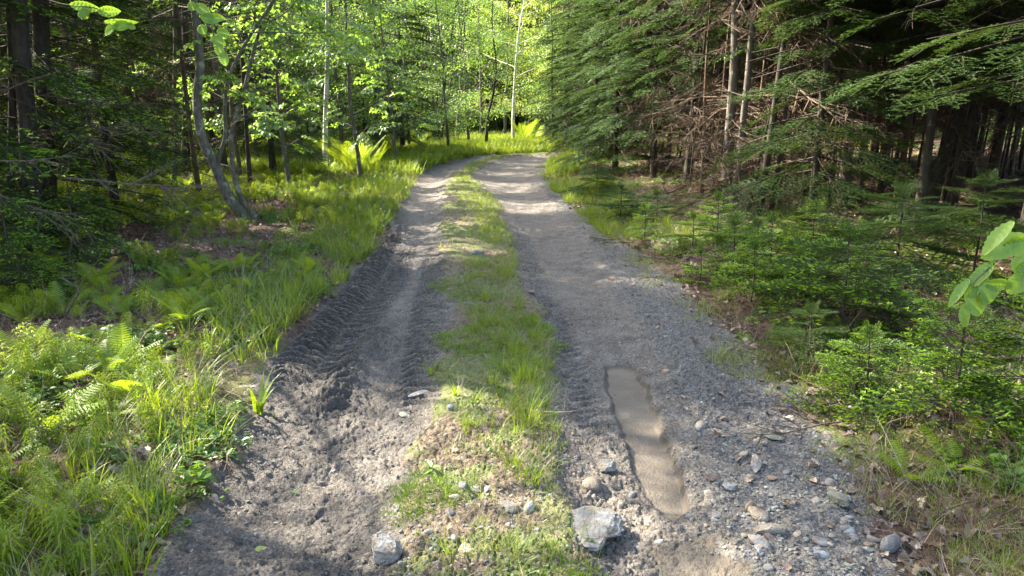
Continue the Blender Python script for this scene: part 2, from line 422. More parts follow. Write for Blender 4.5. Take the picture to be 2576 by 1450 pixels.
def ground_mat():
    m, nt = mat('earth_mud_and_leaf_litter'); n = N(nt)
    A = n.new('ShaderNodeVertexColor', layer_name='A').outputs[0]; B = n.new('ShaderNodeVertexColor', layer_name='B').outputs[0]
    sa = n.new('ShaderNodeSeparateColor'); nt.links.new(A, sa.inputs[0]); sb = n.new('ShaderNodeSeparateColor'); nt.links.new(B, sb.inputs[0])
    road, strip, verge = sa.outputs[0], sa.outputs[1], sa.outputs[2]
    silt, wet, grn = sb.outputs[0], sb.outputs[1], sb.outputs[2]
    p = n.pos()
    big = n.noise(0.9, 4, p); mid = n.noise(7, 4, p); fine = n.noise(70, 4, p); vf = n.noise(240, 2, p)
    dirt = n.mix(n.ramp(mid, 0.35, 0.65), (0.112, 0.101, 0.088), (0.198, 0.181, 0.158))
    dirt = n.mix(n.ramp(big, 0.4, 0.65, 0, 0.5), dirt, (0.20, 0.172, 0.14))
    dirt = n.mul(0.8, dirt, n.mix(n.ramp(fine, 0.3, 0.7), (0.42, 0.41, 0.40), (1.4, 1.37, 1.33)))
    vc = n.new('ShaderNodeTexVoronoi'); n.put(vc, 'Scale', 75); n.put(vc, 'Vector', p)
    sv = n.new('ShaderNodeSeparateColor'); nt.links.new(vc.outputs['Color'], sv.inputs[0])
    dirt = n.mix(n.math('MULTIPLY', n.ramp(sv.outputs[0], 0.78, 0.80), n.ramp(vc.outputs['Distance'], 0.45, 0.25)), dirt, (0.24, 0.23, 0.215))
    dirt = n.mix(n.math('MULTIPLY', n.ramp(sv.outputs[1], 0.84, 0.86), n.ramp(vc.outputs['Distance'], 0.45, 0.25)), dirt, (0.05, 0.048, 0.046))
    # dirt with needles and soil colour in the strip
    soil = n.mix(n.ramp(n.noise(26, 3, p), 0.35, 0.65), (0.095, 0.07, 0.045), (0.22, 0.175, 0.12))
    mossc = n.mix(n.ramp(fine, 0.35, 0.65), (0.075, 0.10, 0.025), (0.17, 0.21, 0.05))
    soil = n.mix(n.ramp(n.math('ADD', grn, n.math('MULTIPLY', mid, 0.5)), 0.55, 0.9, 0, 0.75), soil, mossc)
    c = n.mix(n.ramp(n.math('ADD', strip, n.math('MULTIPLY', mid, 0.5)), 0.55, 0.95), dirt, soil)
    grav = n.mix(n.ramp(sv.outputs[2], 0.2, 0.8), (0.075, 0.072, 0.068), (0.17, 0.163, 0.152))
    c = n.mix(n.ramp(n.math('ADD', verge, n.math('MULTIPLY', mid, 0.6)), 0.6, 1.1, 0, 0.8), c, grav)
    # leaf litter off the track
    v2 = n.new('ShaderNodeTexVoronoi'); n.put(v2, 'Scale', 22); n.put(v2, 'Vector', p)
    s2 = n.new('ShaderNodeSeparateColor'); nt.links.new(v2.outputs['Color'], s2.inputs[0])
    lit = n.mix(s2.outputs[0], (0.045, 0.026, 0.018), (0.17, 0.10, 0.065))
    lit = n.mul(0.7, lit, n.mix(n.ramp(fine, 0.3, 0.7), (0.45, 0.45, 0.45), (1.3, 1.3, 1.3)))
    lit = n.mix(n.ramp(n.math('ADD', grn, n.math('MULTIPLY', mid, 0.4)), 0.7, 1.1, 0, 0.8), lit, mossc)
    c = n.mix(n.ramp(n.math('ADD', road, n.math('MULTIPLY', n.math('SUBTRACT', fine, 0.5), 0.5)), 0.3, 0.6), lit, c)
    c = n.mix(n.math('MULTIPLY', wet, 0.92), c, n.mix(n.ramp(fine, 0.3, 0.7), (0.042, 0.036, 0.032), (0.095, 0.082, 0.071)))
    sl = n.mix(n.ramp(n.noise(5, 4, p), 0.35, 0.7), (0.108, 0.088, 0.065), (0.148, 0.125, 0.095))
    sl = n.mix(n.ramp(vf, 0.62, 0.72, 0, 0.6), sl, (0.12, 0.10, 0.08))
    c = n.mix(n.ramp(n.math('ADD', silt, n.math('MULTIPLY', n.math('SUBTRACT', fine, 0.5), 0.6)), 0.35, 0.65), c, sl)
    b = n.new('ShaderNodeBsdfPrincipled'); n.put(b, 'Base Color', c)
    n.put(b, 'Roughness', n.math('SUBTRACT', 0.9, n.math('ADD', n.math('MULTIPLY', wet, 0.38), n.math('MULTIPLY', silt, 0.33))))
    n.put(b, 'Specular IOR Level', 0.35)
    hgt = n.math('ADD', n.math('MULTIPLY', fine, 1.0), n.math('MULTIPLY', n.noise(160, 3, p), 0.5))
    rough_amt = n.math('SUBTRACT', 1.0, n.math('MULTIPLY', silt, 0.5))
    nt.links.new(n.bump(n.math('MULTIPLY', hgt, rough_amt), 1.0, 0.022), b.inputs['Normal'])
    o = n.new('ShaderNodeOutputMaterial'); nt.links.new(b.outputs[0], o.inputs[0])
    return m
M['ground'] = ground_mat()
colA = np.stack([FD['road'], FD['strip'], FD['verge'], np.ones(len(fx))], 1).astype(np.float32)
colB = np.stack([FD['silt'], FD['wet'], green, np.ones(len(fx))], 1).astype(np.float32)
isroad = (FD['road'][Fg].mean(1) > 0.5)
issilt = (FD['silt'][Fg].mean(1) > 0.6) & isroad
def sheet(name, fm):
    F = Fg[fm]; used = np.unique(F); re = np.full(len(Vg), -1); re[used] = np.arange(len(used))
    me = tri_mesh(name, Vg[used], re[F], [M['ground']])
    for nm, c in (('A', colA), ('B', colB)):
        a = me.attributes.new(nm, 'FLOAT_COLOR', 'POINT'); a.data.foreach_set('color', c[used].ravel())
    return link(name, me, kind='structure')
sheet('dirt_track', isroad & ~issilt)
sheet('silt_pan', issilt)
sheet('forest_floor', ~isroad)
# the ground goes on to the horizon (beyond and beside the detailed sheet)
gx = np.linspace(-220, 220, 90); gy = np.linspace(-150, 320, 95)
X2, Y2 = np.meshgrid(gx, gy)
Z2 = -0.35 + 0 * X2
Vf = np.stack([X2.ravel(), Y2.ravel(), Z2.ravel()], 1)
i = np.arange(94)[:, None] * 90; j = np.arange(89)[None, :]
Ff = np.stack([(i + j).ravel(), (i + j + 1).ravel(), (i + 90 + j + 1).ravel(), (i + 90 + j).ravel()], 1)
M['floor_far'] = solid_mat('distant_leaf_litter', lambda n: n.mix(n.ramp(n.noise(0.4, 4, n.pos()), 0.4, 0.6), (0.09, 0.06, 0.04), (0.06, 0.09, 0.03)))
link('distant_ground', tri_mesh('distant_ground', Vf, Ff, [M['floor_far']]), kind='structure')
# ------------------------------------------------------------------ plant pieces (each is scattered or hung on a tree)
r_ = np.random.default_rng(77)
def nrm(v): return v / (np.linalg.norm(v, axis=-1, keepdims=True) + 1e-9)
def needles(sp, P, step, Ln, Wn, m, up=0.25, splay=0.8, tipm=None, tiplen=0.0):
    """flat needle triangles along both sides of a twig polyline P"""
    P = np.asarray(P, float)
    seg = np.linalg.norm(np.diff(P, axis=0), axis=1); L = seg.sum()
    if L < 1e-4: return
    s = np.arange(0, L, step); cs = np.concatenate([[0], np.cumsum(seg)])
    B = np.stack([np.interp(s, cs, P[:, k]) for k in range(3)], 1)
    T = nrm(np.stack([np.interp(s, (cs[1:] + cs[:-1]) / 2, np.diff(P, axis=0)[:, k] / seg) for k in range(3)], 1))
    side = nrm(np.cross(T, [0, 0, 1.0]))
    n = len(s)
    Vs = []; Ms = []
    for sg in (1, -1):
        d = nrm(T * (0.65 + 0.3 * r_.random((n, 1))) + sg * side * splay * (0.7 + 0.5 * r_.random((n, 1))) + np.array([0, 0, 1.0]) * (r_.random((n, 1)) * 1.2 - 0.35) * up * 2)
        ln = Ln * (0.75 + 0.5 * r_.random((n, 1)))
        wv = nrm(np.cross(d, np.array([0, 0, 1.0]) + r_.normal(0, .3, (n, 3)))) * Wn * 0.5
        tri = np.stack([B - wv, B + wv, B + d * ln], 1)
        Vs.append(tri.reshape(-1, 3)); Ms.append(np.where(s > L - tiplen, tipm if tipm is not None else m, m))
    V = np.concatenate(Vs); Fc = np.arange(len(V)).reshape(-1, 3)
    Mm = np.concatenate(Ms)
    for mm in np.unique(Mm):
        f = Fc[Mm == mm]; sp.add(V[f.ravel()], np.arange(f.size).reshape(-1, 3), mm)

def fir_bough(hd=1.0, tips=0.0, droop=0.25, width=0.55, seed=0, fan=0.9):
    """a flat spray one metre long; materials 0 needles, 1 new growth, 2 bark"""
    sp = Soup(); q = random.Random(seed)
    st = 0.0052 / hd; Ln = 0.019; Wn = 0.0058 / hd
    if hd < 0.6: Ln = 0.022
    def twig(p0, ang, L, lev):
        nseg = 5 if lev == 0 else (4 if lev == 1 else 2)
        pts = [np.array(p0, float)]; a = ang
        for k in range(nseg):
            a += q.uniform(-.1, .1)
            z = -droop * (L / nseg) * (0.2 + k / nseg) + (0.01 if lev else 0) + q.uniform(-.01, .01)
            pts.append(pts[-1] + np.array([math.cos(a), math.sin(a), 0]) * L / nseg + [0, 0, z])
        pts = np.array(pts)
        if lev == 0 or (lev == 1 and hd > 0.7):
            V, F = tube(pts, np.linspace(0.008 if lev == 0 else 0.003, 0.0015, len(pts)), 3); sp.add(V, F, 3)
        tl = q.uniform(0.03, 0.065) if q.random() < tips else 0
        P2 = pts if lev else pts[1:]
        needles(sp, P2, st, Ln, Wn, 0, tipm=1, tiplen=tl)
        if tl:
            e = pts[-1]; d = nrm(pts[-1] - pts[-2]); needles(sp, [e - d * tl, e + d * 0.012], st * 0.6, Ln * 1.0, Wn * 2.0, 1, up=0.6)
        if lev < 2:
            gap = (0.075 if lev == 0 else 0.06) * (1.0 if hd > 0.7 else 1.25)
            s = 0.16 if lev == 0 else 0.05; sgn = 1
            while s < L - 0.03:
                f = s / L; k = min(int(f * nseg), nseg - 1); b = pts[k] + (pts[k + 1] - pts[k]) * (f * nseg - k)
                l2 = (width * (1 - f) ** 0.75 * L + 0.05) * q.uniform(.75, 1.15) if lev == 0 else (0.40 * (L - s) + 0.03) * q.uniform(.7, 1.1)
                for sg in ((1, -1) if lev == 0 else (sgn,)):
                    if q.random() < 0.9: twig(b, ang + sg * fan * q.uniform(.8, 1.15), l2, lev + 1)
                sgn = -sgn; s += gap * q.uniform(.8, 1.2)
    twig((0, 0, 0), 0, 1.0, 0)
    return sp
def dead_bough(seed, rusty=0.0):
    sp = Soup(); q = random.Random(seed)
    def twig(p0, d, L, r, lev):
        n = 5 if lev == 0 else 3
        pts = [np.array(p0, float)]; d = np.array(d, float)
        for k in range(n):
            d = nrm(d + np.array([q.uniform(-.18, .18), q.uniform(-.18, .18), q.uniform(-.16, .10)]))
            pts.append(pts[-1] + d * L / n)
        V, F = tube(np.array(pts), np.linspace(r, r * 0.35, n + 1), 3); sp.add(V, F, 2)
        if rusty and lev > 0: needles(sp, pts, 0.012, 0.014, 0.004, 3)
        if lev < 2:
            for k in range(q.randint(9, 14) if lev == 0 else q.randint(2, 5)):
                f = q.uniform(0.25, 0.95); i = min(int(f * n), n - 1)
                a = q.choice([-1, 1]) * q.uniform(.5, 1.1); dd = np.array([d[0] * math.cos(a) - d[1] * math.sin(a), d[0] * math.sin(a) + d[1] * math.cos(a), d[2] + q.uniform(-.4, .2)])
                twig(pts[i], nrm(dd), L * q.uniform(.2, .5), r * 0.55, lev + 1)
    twig((0, 0, 0), (1, 0, -0.05), 1.0, 0.009, 0)
    return sp

def leaf_shape(kind, L):
    """fan outline in the xy plane, petiole at the origin, pointing along +x; returns V, F with a fold and droop"""
    if kind == 'maple':
        o = [(0, 0), (-.05, .22), (.12, .30), (.10, .52), (.34, .36), (.50, .46), (.60, .24), (.78, .20), (1, 0)]
        o = o + [(a, -b) for a, b in o[-2:0:-1]]
        c = (.32, 0)
    elif kind == 'oval':
        o = [(0, 0), (.12, .17), (.35, .29), (.6, .27), (.82, .14), (1, 0), (.82, -.14), (.6, -.27), (.35, -.29), (.12, -.17)]
        c = (.45, 0)
    elif kind == 'round':
        o = [(0, 0), (.05, .28), (.3, .42), (.65, .38), (.9, .17), (1, 0), (.9, -.17), (.65, -.38), (.3, -.42), (.05, -.28)]
        c = (.45, 0)
    else:
        o = [(0, 0), (.45, .26), (1, 0), (.45, -.26)]
        return np.array([(a * L, b * L, 0.12 * abs(b) * L - 0.10 * a * a * L) for a, b in o]), np.array([[0, 1, 2], [0, 2, 3]])
    P = np.array([c] + o, float)
    z = 0.35 * np.abs(P[:, 1]) - 0.22 * P[:, 0] ** 2
    V = np.stack([P[:, 0], P[:, 1], z], 1) * L
    n = len(o)
    F = np.array([[0, 1 + k, 1 + (k + 1) % n] for k in range(n)])
    return V, F
def put_leaf(sp, kind, L, p, yaw, pitch, roll, m):
    V, F = leaf_shape(kind, L)
    R = rotz(yaw) @ roty(pitch) @ rotx(roll)
    sp.add(V @ R.T + p, F, m)
def leaf_spray(kind, n_side, leafL, length, seed, petiole=0.3, droop=0.15, flat=0.25, mat_i=0, twigs=3):
    """one branchlet with leaves both sides; materials 0 leaf, 1 stem"""
    sp = Soup(); q = random.Random(seed)
    def run(p0, ang, L, n):
        pts = [np.array(p0, float)]; a = ang
        for k in range(4):
            a += q.uniform(-.12, .12)
            pts.append(pts[-1] + np.array([math.cos(a), math.sin(a), -droop * (0.3 + k * .3) + q.uniform(-.05, .05)]) * L / 4)
        pts = np.array(pts)
        V, F = tube(pts, np.linspace(0.004, 0.0015, 5), 3); sp.add(V, F, 1)
        for k in range(n):
            f = (k + .7) / n * 4; i = min(int(f), 3); b = pts[i] + (pts[i + 1] - pts[i]) * (f - i)
            for sg in (1, -1):
                ang2 = a + sg * q.uniform(.6, 1.3); pl = leafL * petiole * q.uniform(.6, 1.4)
                e = b + np.array([math.cos(ang2), math.sin(ang2), -0.2]) * pl
                if pl > 0.01: sp.add([b, b + [0, 0, .003], e], [[0, 1, 2]], 1)
                put_leaf(sp, kind, leafL * q.uniform(.65, 1.15), e, ang2 + q.uniform(-.3, .3), q.uniform(-.1, .75), q.uniform(-1, 1) * flat * 2, mat_i)
        put_leaf(sp, kind, leafL, pts[-1], a, 0.3, 0, mat_i)
        return pts
    main = run((0, 0, 0), 0, length, n_side)
    for t in range(twigs):
        k = q.randint(1, 3)
        run(main[k], q.choice([-1, 1]) * q.uniform(.5, 1.0), length * q.uniform(.4, .7), max(2, n_side // 2))
    return sp
def _nothing(): pass
def far_spray(seed, n=80, leafL=0.085, size=(0.6, 0.6, 0.16), kind='d'):
    sp = Soup(); q = random.Random(seed)
    for k in range(n):
        a = q.uniform(0, 2 * PI); r = q.random() ** 0.6
        p = np.array([size[0] * (0.6 + r * math.cos(a)), size[1] * r * math.sin(a), size[2] * q.gauss(0, .6) - 0.12 * r])
        put_leaf(sp, kind, leafL * q.uniform(.7, 1.25), p, q.uniform(0, 2 * PI), q.uniform(-.2, .8), q.uniform(-.6, .6), 0)
    V, F = tube([(0, 0, 0), (.3, .02, 0), (.6, .05, -.03), (.95, .02, -.08)], [0.006, .005, .003, .001], 3); sp.add(V, F, 1)
    for sg in (1, -1):
        V, F = tube([(.3, 0, 0), (.5, .2 * sg, 0), (.75, .4 * sg, -.03)], [0.004, .003, .001], 3); sp.add(V, F, 1)
    return sp

def blade(sp, p, yaw, L, W, bend, m, nseg=4, lean=0.15):
    t = np.linspace(0, 1, nseg + 1)
    out = (lean * t + bend * t ** 2) * L; up = L * t * (1 - 0.35 * bend * t * t)
    c, s = math.cos(yaw), math.sin(yaw)
    mid = np.stack([p[0] + out * c, p[1] + out * s, p[2] + up], 1)
    wv = np.stack([-s * W * (1 - t ** 2.2) / 2, c * W * (1 - t ** 2.2) / 2, 0 * t], 1)
    V = np.concatenate([mid[:-1] - wv[:-1], mid[:-1] + wv[:-1], mid[-1:]]); n = nseg
    F = []
    for k in range(n - 1): F += [[k, n + k, n + k + 1], [k, n + k + 1, k + 1]]
    F.append([n - 1, 2 * n - 1, 2 * n])
    sp.add(V, F, m)
def grass_tuft(seed, n, R, Lm, W=0.005, bend=0.5, yel=0.12, lvar=.5):
    sp = Soup(); q = random.Random(seed)
    for k in range(n):
        r = R * math.sqrt(q.random()); a = q.uniform(0, 2 * PI)
        L = Lm * q.uniform(1 - lvar, 1 + lvar * .6)
        blade(sp, (r * math.cos(a), r * math.sin(a), -.01), a + q.uniform(-.9, .9), L, W * q.uniform(.6, 1.3), bend * q.uniform(.2, 1.5), 1 if q.random() < yel else 0, 4 if L > .1 else 3, q.uniform(0, .35))
    return sp
def horsetail_stem(sp, p, q, Hh, seed_m=0):
    """wood horsetail: a thin stem with tiers of fine arching branches"""
    lean = (q.uniform(-.12, .12), q.uniform(-.12, .12))
    top = np.array([p[0] + lean[0] * Hh, p[1] + lean[1] * Hh, p[2] + Hh])
    b = np.array(p, float)
    w = 0.0013
    sp.add([b - [w, 0, 0], b + [w, 0, 0], top + [w * .3, 0, 0], b - [0, w, 0], b + [0, w, 0], top], [[0, 1, 2], [3, 4, 5]], 1)
    t = q.uniform(.28, .42)
    while t < 1.0:
        c = b + (top - b) * t; n = q.randint(7, 9); l = Hh * (0.30 * math.sin(PI * min(1, (1.12 - t) * 1.1)) + .05)
        a0 = q.uniform(0, 6.28)
        for k in range(n):
            a = a0 + k * 2 * PI / n + q.uniform(-.2, .2); ca, sa = math.cos(a), math.sin(a); ww = 0.0026
            m1 = c + np.array([ca * l * .5, sa * l * .5, l * .12]); e = c + np.array([ca * l * .95, sa * l * .95, -l * .28])
            sv = np.array([-sa * ww, ca * ww, 0.0])
            sp.add([c - sv * .5, c + sv * .5, m1 + sv * 1.3, m1 - sv * 1.3, e], [[0, 1, 2], [0, 2, 3], [3, 2, 4]], 0)
        t += q.uniform(.085, .12)
def horsetail_patch(seed, n=5, R=0.17, Hh=0.26):
    sp = Soup(); q = random.Random(seed)
    for k in range(n):
        r = R * math.sqrt(q.random()); a = q.uniform(0, 6.28)
        horsetail_stem(sp, (r * math.cos(a), r * math.sin(a), -.01), q, Hh * q.uniform(.6, 1.2))
    return sp
def frond(sp, p, yaw, L, q, W=0.3, arch=0.6, npin=14, m=0, ms=1, rows=1):
    """a fern frond: arching midrib with toothed leaflets"""
    t = np.linspace(0, 1, 9)
    c, s = math.cos(yaw), math.sin(yaw)
    th0 = 1.25 - arch * .25
    th = th0 - arch * 1.35 * t
    dx = np.concatenate([[0], np.cumsum(np.cos((th[1:] + th[:-1]) / 2)) / 8]) * L; dz = np.concatenate([[0], np.cumsum(np.sin((th[1:] + th[:-1]) / 2)) / 8]) * L
    P = np.stack([p[0] + dx * c, p[1] + dx * s, p[2] + dz], 1)
    V, F = tube(P, np.linspace(.0022, .0008, 9) * (L / .4) ** .5, 3); sp.add(V, F, ms)
    side = np.array([-s, c, 0.0])
    for k in range(npin):
        f = 0.2 + 0.8 * (k + .5) / npin; i = min(int(f * 8), 7); b = P[i] + (P[i + 1] - P[i]) * (f * 8 - i); T = nrm(P[i + 1] - P[i])
        ln = W * L * math.sin(PI * min(1.0, (1 - f) * 0.78 + .1)) ** .8 * (0.6 if f < .3 else 1)
        nrm_up = nrm(np.cross(T, side))
        for sg in (1, -1):
            d = nrm(side * sg + T * .35 - nrm_up * 0.05 + np.array([0, 0, -.15])); wv = T * (L * 0.8 / npin * .42)
            if rows > 1:
                nn = 5
                for r in range(nn):
                    g = (r + .2) / nn; bb = b + d * ln * g; w2 = wv * (1 - g * .8) * 1.1
                    sp.add([bb, bb + d * ln / nn * .9 + w2, bb + d * ln / nn * 1.15, bb + d * ln / nn * .9 - w2], [[0, 1, 2], [0, 2, 3]], m)
            else:
                sp.add([b - wv, b + wv, b + d * ln * .55 + wv * .7, b + d * ln * .55 - wv * .5, b + d * ln], [[0, 1, 2], [0, 2, 3], [3, 2, 4]], m)
def fern(seed, n, L, W=.3, npin=14, arch=.6, rows=1):
    sp = Soup(); q = random.Random(seed)
    for k in range(n):
        frond(sp, (q.uniform(-.02, .02), q.uniform(-.02, .02), 0), k * 2 * PI / n + q.uniform(-.4, .4), L * q.uniform(.7, 1.15), q, W, arch * q.uniform(.5, 1.4), npin, rows=rows)
    return sp
def herb(seed, n, L, kind='oval', h=0.06, stems=1):
    sp = Soup(); q = random.Random(seed)
    for s_ in range(stems):
        ox, oy = (q.uniform(-.1, .1), q.uniform(-.1, .1)) if stems > 1 else (0, 0)
        hh = h * q.uniform(.6, 1.2)
        V, F = tube([(ox, oy, -.01), (ox + .01, oy, hh * .5), (ox, oy + .01, hh)], [.002, .0018, .001], 3); sp.add(V, F, 1)
        for k in range(n):
            z = hh * (0.25 + .75 * (k + 1) / n); a = k * 2.4 + q.uniform(-.3, .3)
            put_leaf(sp, kind, L * q.uniform(.6, 1.1), np.array([ox, oy, z]), a, q.uniform(-.5, .25), q.uniform(-.2, .2), 0)
    return sp
def dead_leaf(seed, L=0.07):
    q = random.Random(seed); kind = q.choice(['oval', 'maple', 'round'])
    V, F = leaf_shape(kind, L)
    V = V.copy(); V[:, 2] += np.sin(V[:, 0] / L * q.uniform(2, 5) + q.uniform(0, 3)) * L * q.uniform(.05, .15) + np.abs(V[:, 1]) * q.uniform(-.3, .6)
    V[:, 2] += 0.012
    sp = Soup(); sp.add(V - [L / 2, 0, 0], F, 0); return sp
import bmesh
def stone_arrays(seed, flat=0.5, angular=0.5, sub=2):
    """a one-metre-wide stone; angular ones are cut by random planes"""
    q = np.random.default_rng(seed)
    bm = bmesh.new(); bmesh.ops.create_icosphere(bm, subdivisions=sub, radius=0.5)
    V = np.array([v.co[:] for v in bm.verts]); F = np.array([[v.index for v in f.verts] for f in bm.faces]); bm.free()
    if angular > 0:
        for k in range(int(5 + angular * 11)):
            d = nrm(q.normal(0, 1, 3)); c = 0.5 * q.uniform(.55, .85)
            ex = V @ d - c
            V = V - np.clip(ex, 0, 1)[:, None] * d * min(1.0, angular * 1.25)
    ph = q.uniform(0, 9, 3)
    V = V * (1 + 0.10 * np.sin(V * 6 + ph).sum(1)[:, None] * (.6 if angular < .5 else .2))
    V = V + q.normal(0, .012 if angular > .5 else .006, V.shape)
    V[:, 1] *= q.uniform(.6, .95); V[:, 2] *= flat * q.uniform(.8, 1.2)
    return V, F
def stone_mat(name, a, b, rough=0.8, sp=14):
    def col(n):
        o = n.obj(); p = n.pos()
        c = n.mix(n.ramp(n.noise(sp, 4, p), 0.35, 0.65), a, b)
        c = n.mix(n.ramp(n.noise(90, 2, p), .6, .7, 0, .5), c, tuple(x * .45 for x in a))
        c = n.mix(n.ramp(n.noise(11, 5, p), .46, .62, 0, .75), c, (0.13, 0.108, 0.082))
        c = n.mul(0.6, c, n.mix(n.rnd(), (0.7, 0.7, 0.72), (1.25, 1.2, 1.12)))
        return c
    return solid_mat(name, col, rough, lambda n: n.bump(n.noise(48, 6, n.pos()), 0.8, 0.012))
M['stone_grey'] = stone_mat('grey_slate_stone', (0.105, 0.105, 0.105), (0.19, 0.19, 0.185))
M['stone_blue'] = stone_mat('blue_grey_stone', (0.12, 0.14, 0.148), (0.20, 0.222, 0.23))
M['stone_tan'] = stone_mat('tan_stone', (0.18, 0.152, 0.118), (0.28, 0.25, 0.20))
M['stone_rust'] = stone_mat('rusty_brown_stone', (0.20, 0.13, 0.08), (0.30, 0.21, 0.14))
M['stone_white'] = stone_mat('pale_stone', (0.185, 0.182, 0.172), (0.29, 0.285, 0.27))
M['stone_green'] = stone_mat('green_grey_slate', (0.13, 0.155, 0.13), (0.21, 0.24, 0.20))
M['mud_clod'] = stone_mat('mud_clods', (0.075, 0.066, 0.058), (0.15, 0.13, 0.11), 0.75)
M['deadleaf'] = leaf_mat('fallen_leaves', (0.09, 0.05, 0.035), (0.25, 0.17, 0.115), (0.15, 0.08, 0.04), 0.2, gloss=0.05, vary=0.5)
M['deadleaf2'] = leaf_mat('pale_fallen_leaves', (0.17, 0.115, 0.08), (0.31, 0.225, 0.165), (0.15, 0.1, 0.06), 0.15, gloss=0.06, vary=0.5)

def P(sp, name, mats): # proto mesh on an object kept out of the scene
    me = sp.mesh(name, [M[k] for k in mats], smooth=False)
    return bpy.data.objects.new(name + '_piece', me)
NM = ['needle', 'tip', 'twig', 'rusty']; NL = ['needle', 'tip', 'twig', 'bark_dark']; NB = ['needle_blue', 'tip_blue', 'twig', 'bark_dark']
PR = {}
PR['fir_hd'] = [P(fir_bough(1.0, 0.0, .22, seed=k), 'fir_spray', NL) for k in range(3)]
PR['fir_tips'] = [P(fir_bough(1.0, 0.62, .12, seed=10 + k), 'fir_spray_new_growth', NL) for k in range(3)]
PR['fir_some'] = [P(fir_bough(.8, 0.3, .3, seed=20 + k), 'fir_spray_some_growth', NL) for k in range(3)]
PR['fir_ld'] = [P(fir_bough(0.45, 0.0, .28, seed=30 + k), 'fir_spray_far', NL) for k in range(3)]
PR['blue_hd'] = [P(fir_bough(.75, 0.5, .3, .5, seed=40 + k), 'spruce_spray', NB) for k in range(3)]
PR['dead'] = [P(dead_bough(50 + k), 'bare_spray', NM) for k in range(4)]
PR['rusty'] = [P(dead_bough(60 + k, 1), 'rusty_spray', NM) for k in range(3)]
PR['maple'] = [P(leaf_spray('maple', 4, .082, .45, 70 + k, .5, .2), 'maple_spray', ['leaf', 'stem']) for k in range(4)]
PR['oval'] = [P(leaf_spray('oval', 5, .075, .5, 80 + k, .12, .2), 'beech_spray', ['leaf', 'stem']) for k in range(3)]
PR['far_green'] = [P(far_spray(90 + k), 'leafy_spray', ['leaf', 'stem']) for k in range(4)]
PR['far_dark'] = [P(far_spray(100 + k), 'shade_tinted_spray', ['leaf_dark', 'stem']) for k in range(3)]
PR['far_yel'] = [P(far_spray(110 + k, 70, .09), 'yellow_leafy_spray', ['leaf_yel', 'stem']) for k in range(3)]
PR['grass'] = [P(grass_tuft(120 + k, 16, .06, .20, .006), 'grass_tuft', ['grass', 'grass_yel']) for k in range(4)]
PR['grass_short'] = [P(grass_tuft(130 + k, 22, .09, .06, .0035, .6, .25), 'short_grass', ['grass', 'grass_yel']) for k in range(4)]
PR['grass_dry'] = [P(grass_tuft(140 + k, 16, .10, .10, .003, .9, .75), 'dry_grass', ['grass', 'grass_yel']) for k in range(3)]
PR['grass_far'] = [P(grass_tuft(150 + k, 26, .16, .26, .012, .5), 'far_grass', ['grass', 'grass_yel']) for k in range(3)]
PR['horse'] = [P(horsetail_patch(160 + k, 4, .17, .22), 'horsetails', ['horse', 'gstem']) for k in range(5)]
PR['herb'] = [P(herb(170 + k, 5, .045, ['oval', 'round', 'oval'][k % 3], .07, 4), 'small_herbs', ['herb', 'gstem']) for k in range(4)]
PR['tiny'] = [P(herb(180 + k, 4, .02, 'round', .02, 7), 'tiny_herbs', ['herb', 'gstem']) for k in range(3)]
PR['fern'] = [P(fern(190 + k, 5, .34, .26, 15), 'small_fern', ['fern', 'gstem']) for k in range(3)]
PR['deadleaf'] = [P(dead_leaf(200 + k), 'fallen_leaf', ['deadleaf']) for k in range(5)] + [P(dead_leaf(210 + k), 'fallen_leaf', ['deadleaf2']) for k in range(4)]
def stone_soup(seed, flat, ang, sub=1):
    s = Soup(); V, F = stone_arrays(seed, flat, ang, sub); s.add(V, F, 0); return s
PR['gravel'] = [P(stone_soup(220 + k, .45, .9), 'gravel_chip', [['stone_grey', 'stone_blue', 'stone_tan', 'stone_grey', 'stone_green', 'stone_white'][k % 6]]) for k in range(12)]
PR['clod'] = [P(stone_soup(240 + k, .7, .3), 'mud_crumb', ['mud_clod']) for k in range(4)]
PR['stalk'] = [P(grass_tuft(260 + k, 7, .10, .24, .0028, .6, 1.0, .6), 'dry_stalks', ['grass_yel', 'deadleaf2']) for k in range(3)]
PR['moss'] = [P(grass_tuft(250 + k, 60, .07, .018, .004, .3, 0), 'moss_tuft', ['moss', 'grass_yel']) for k in range(3)]

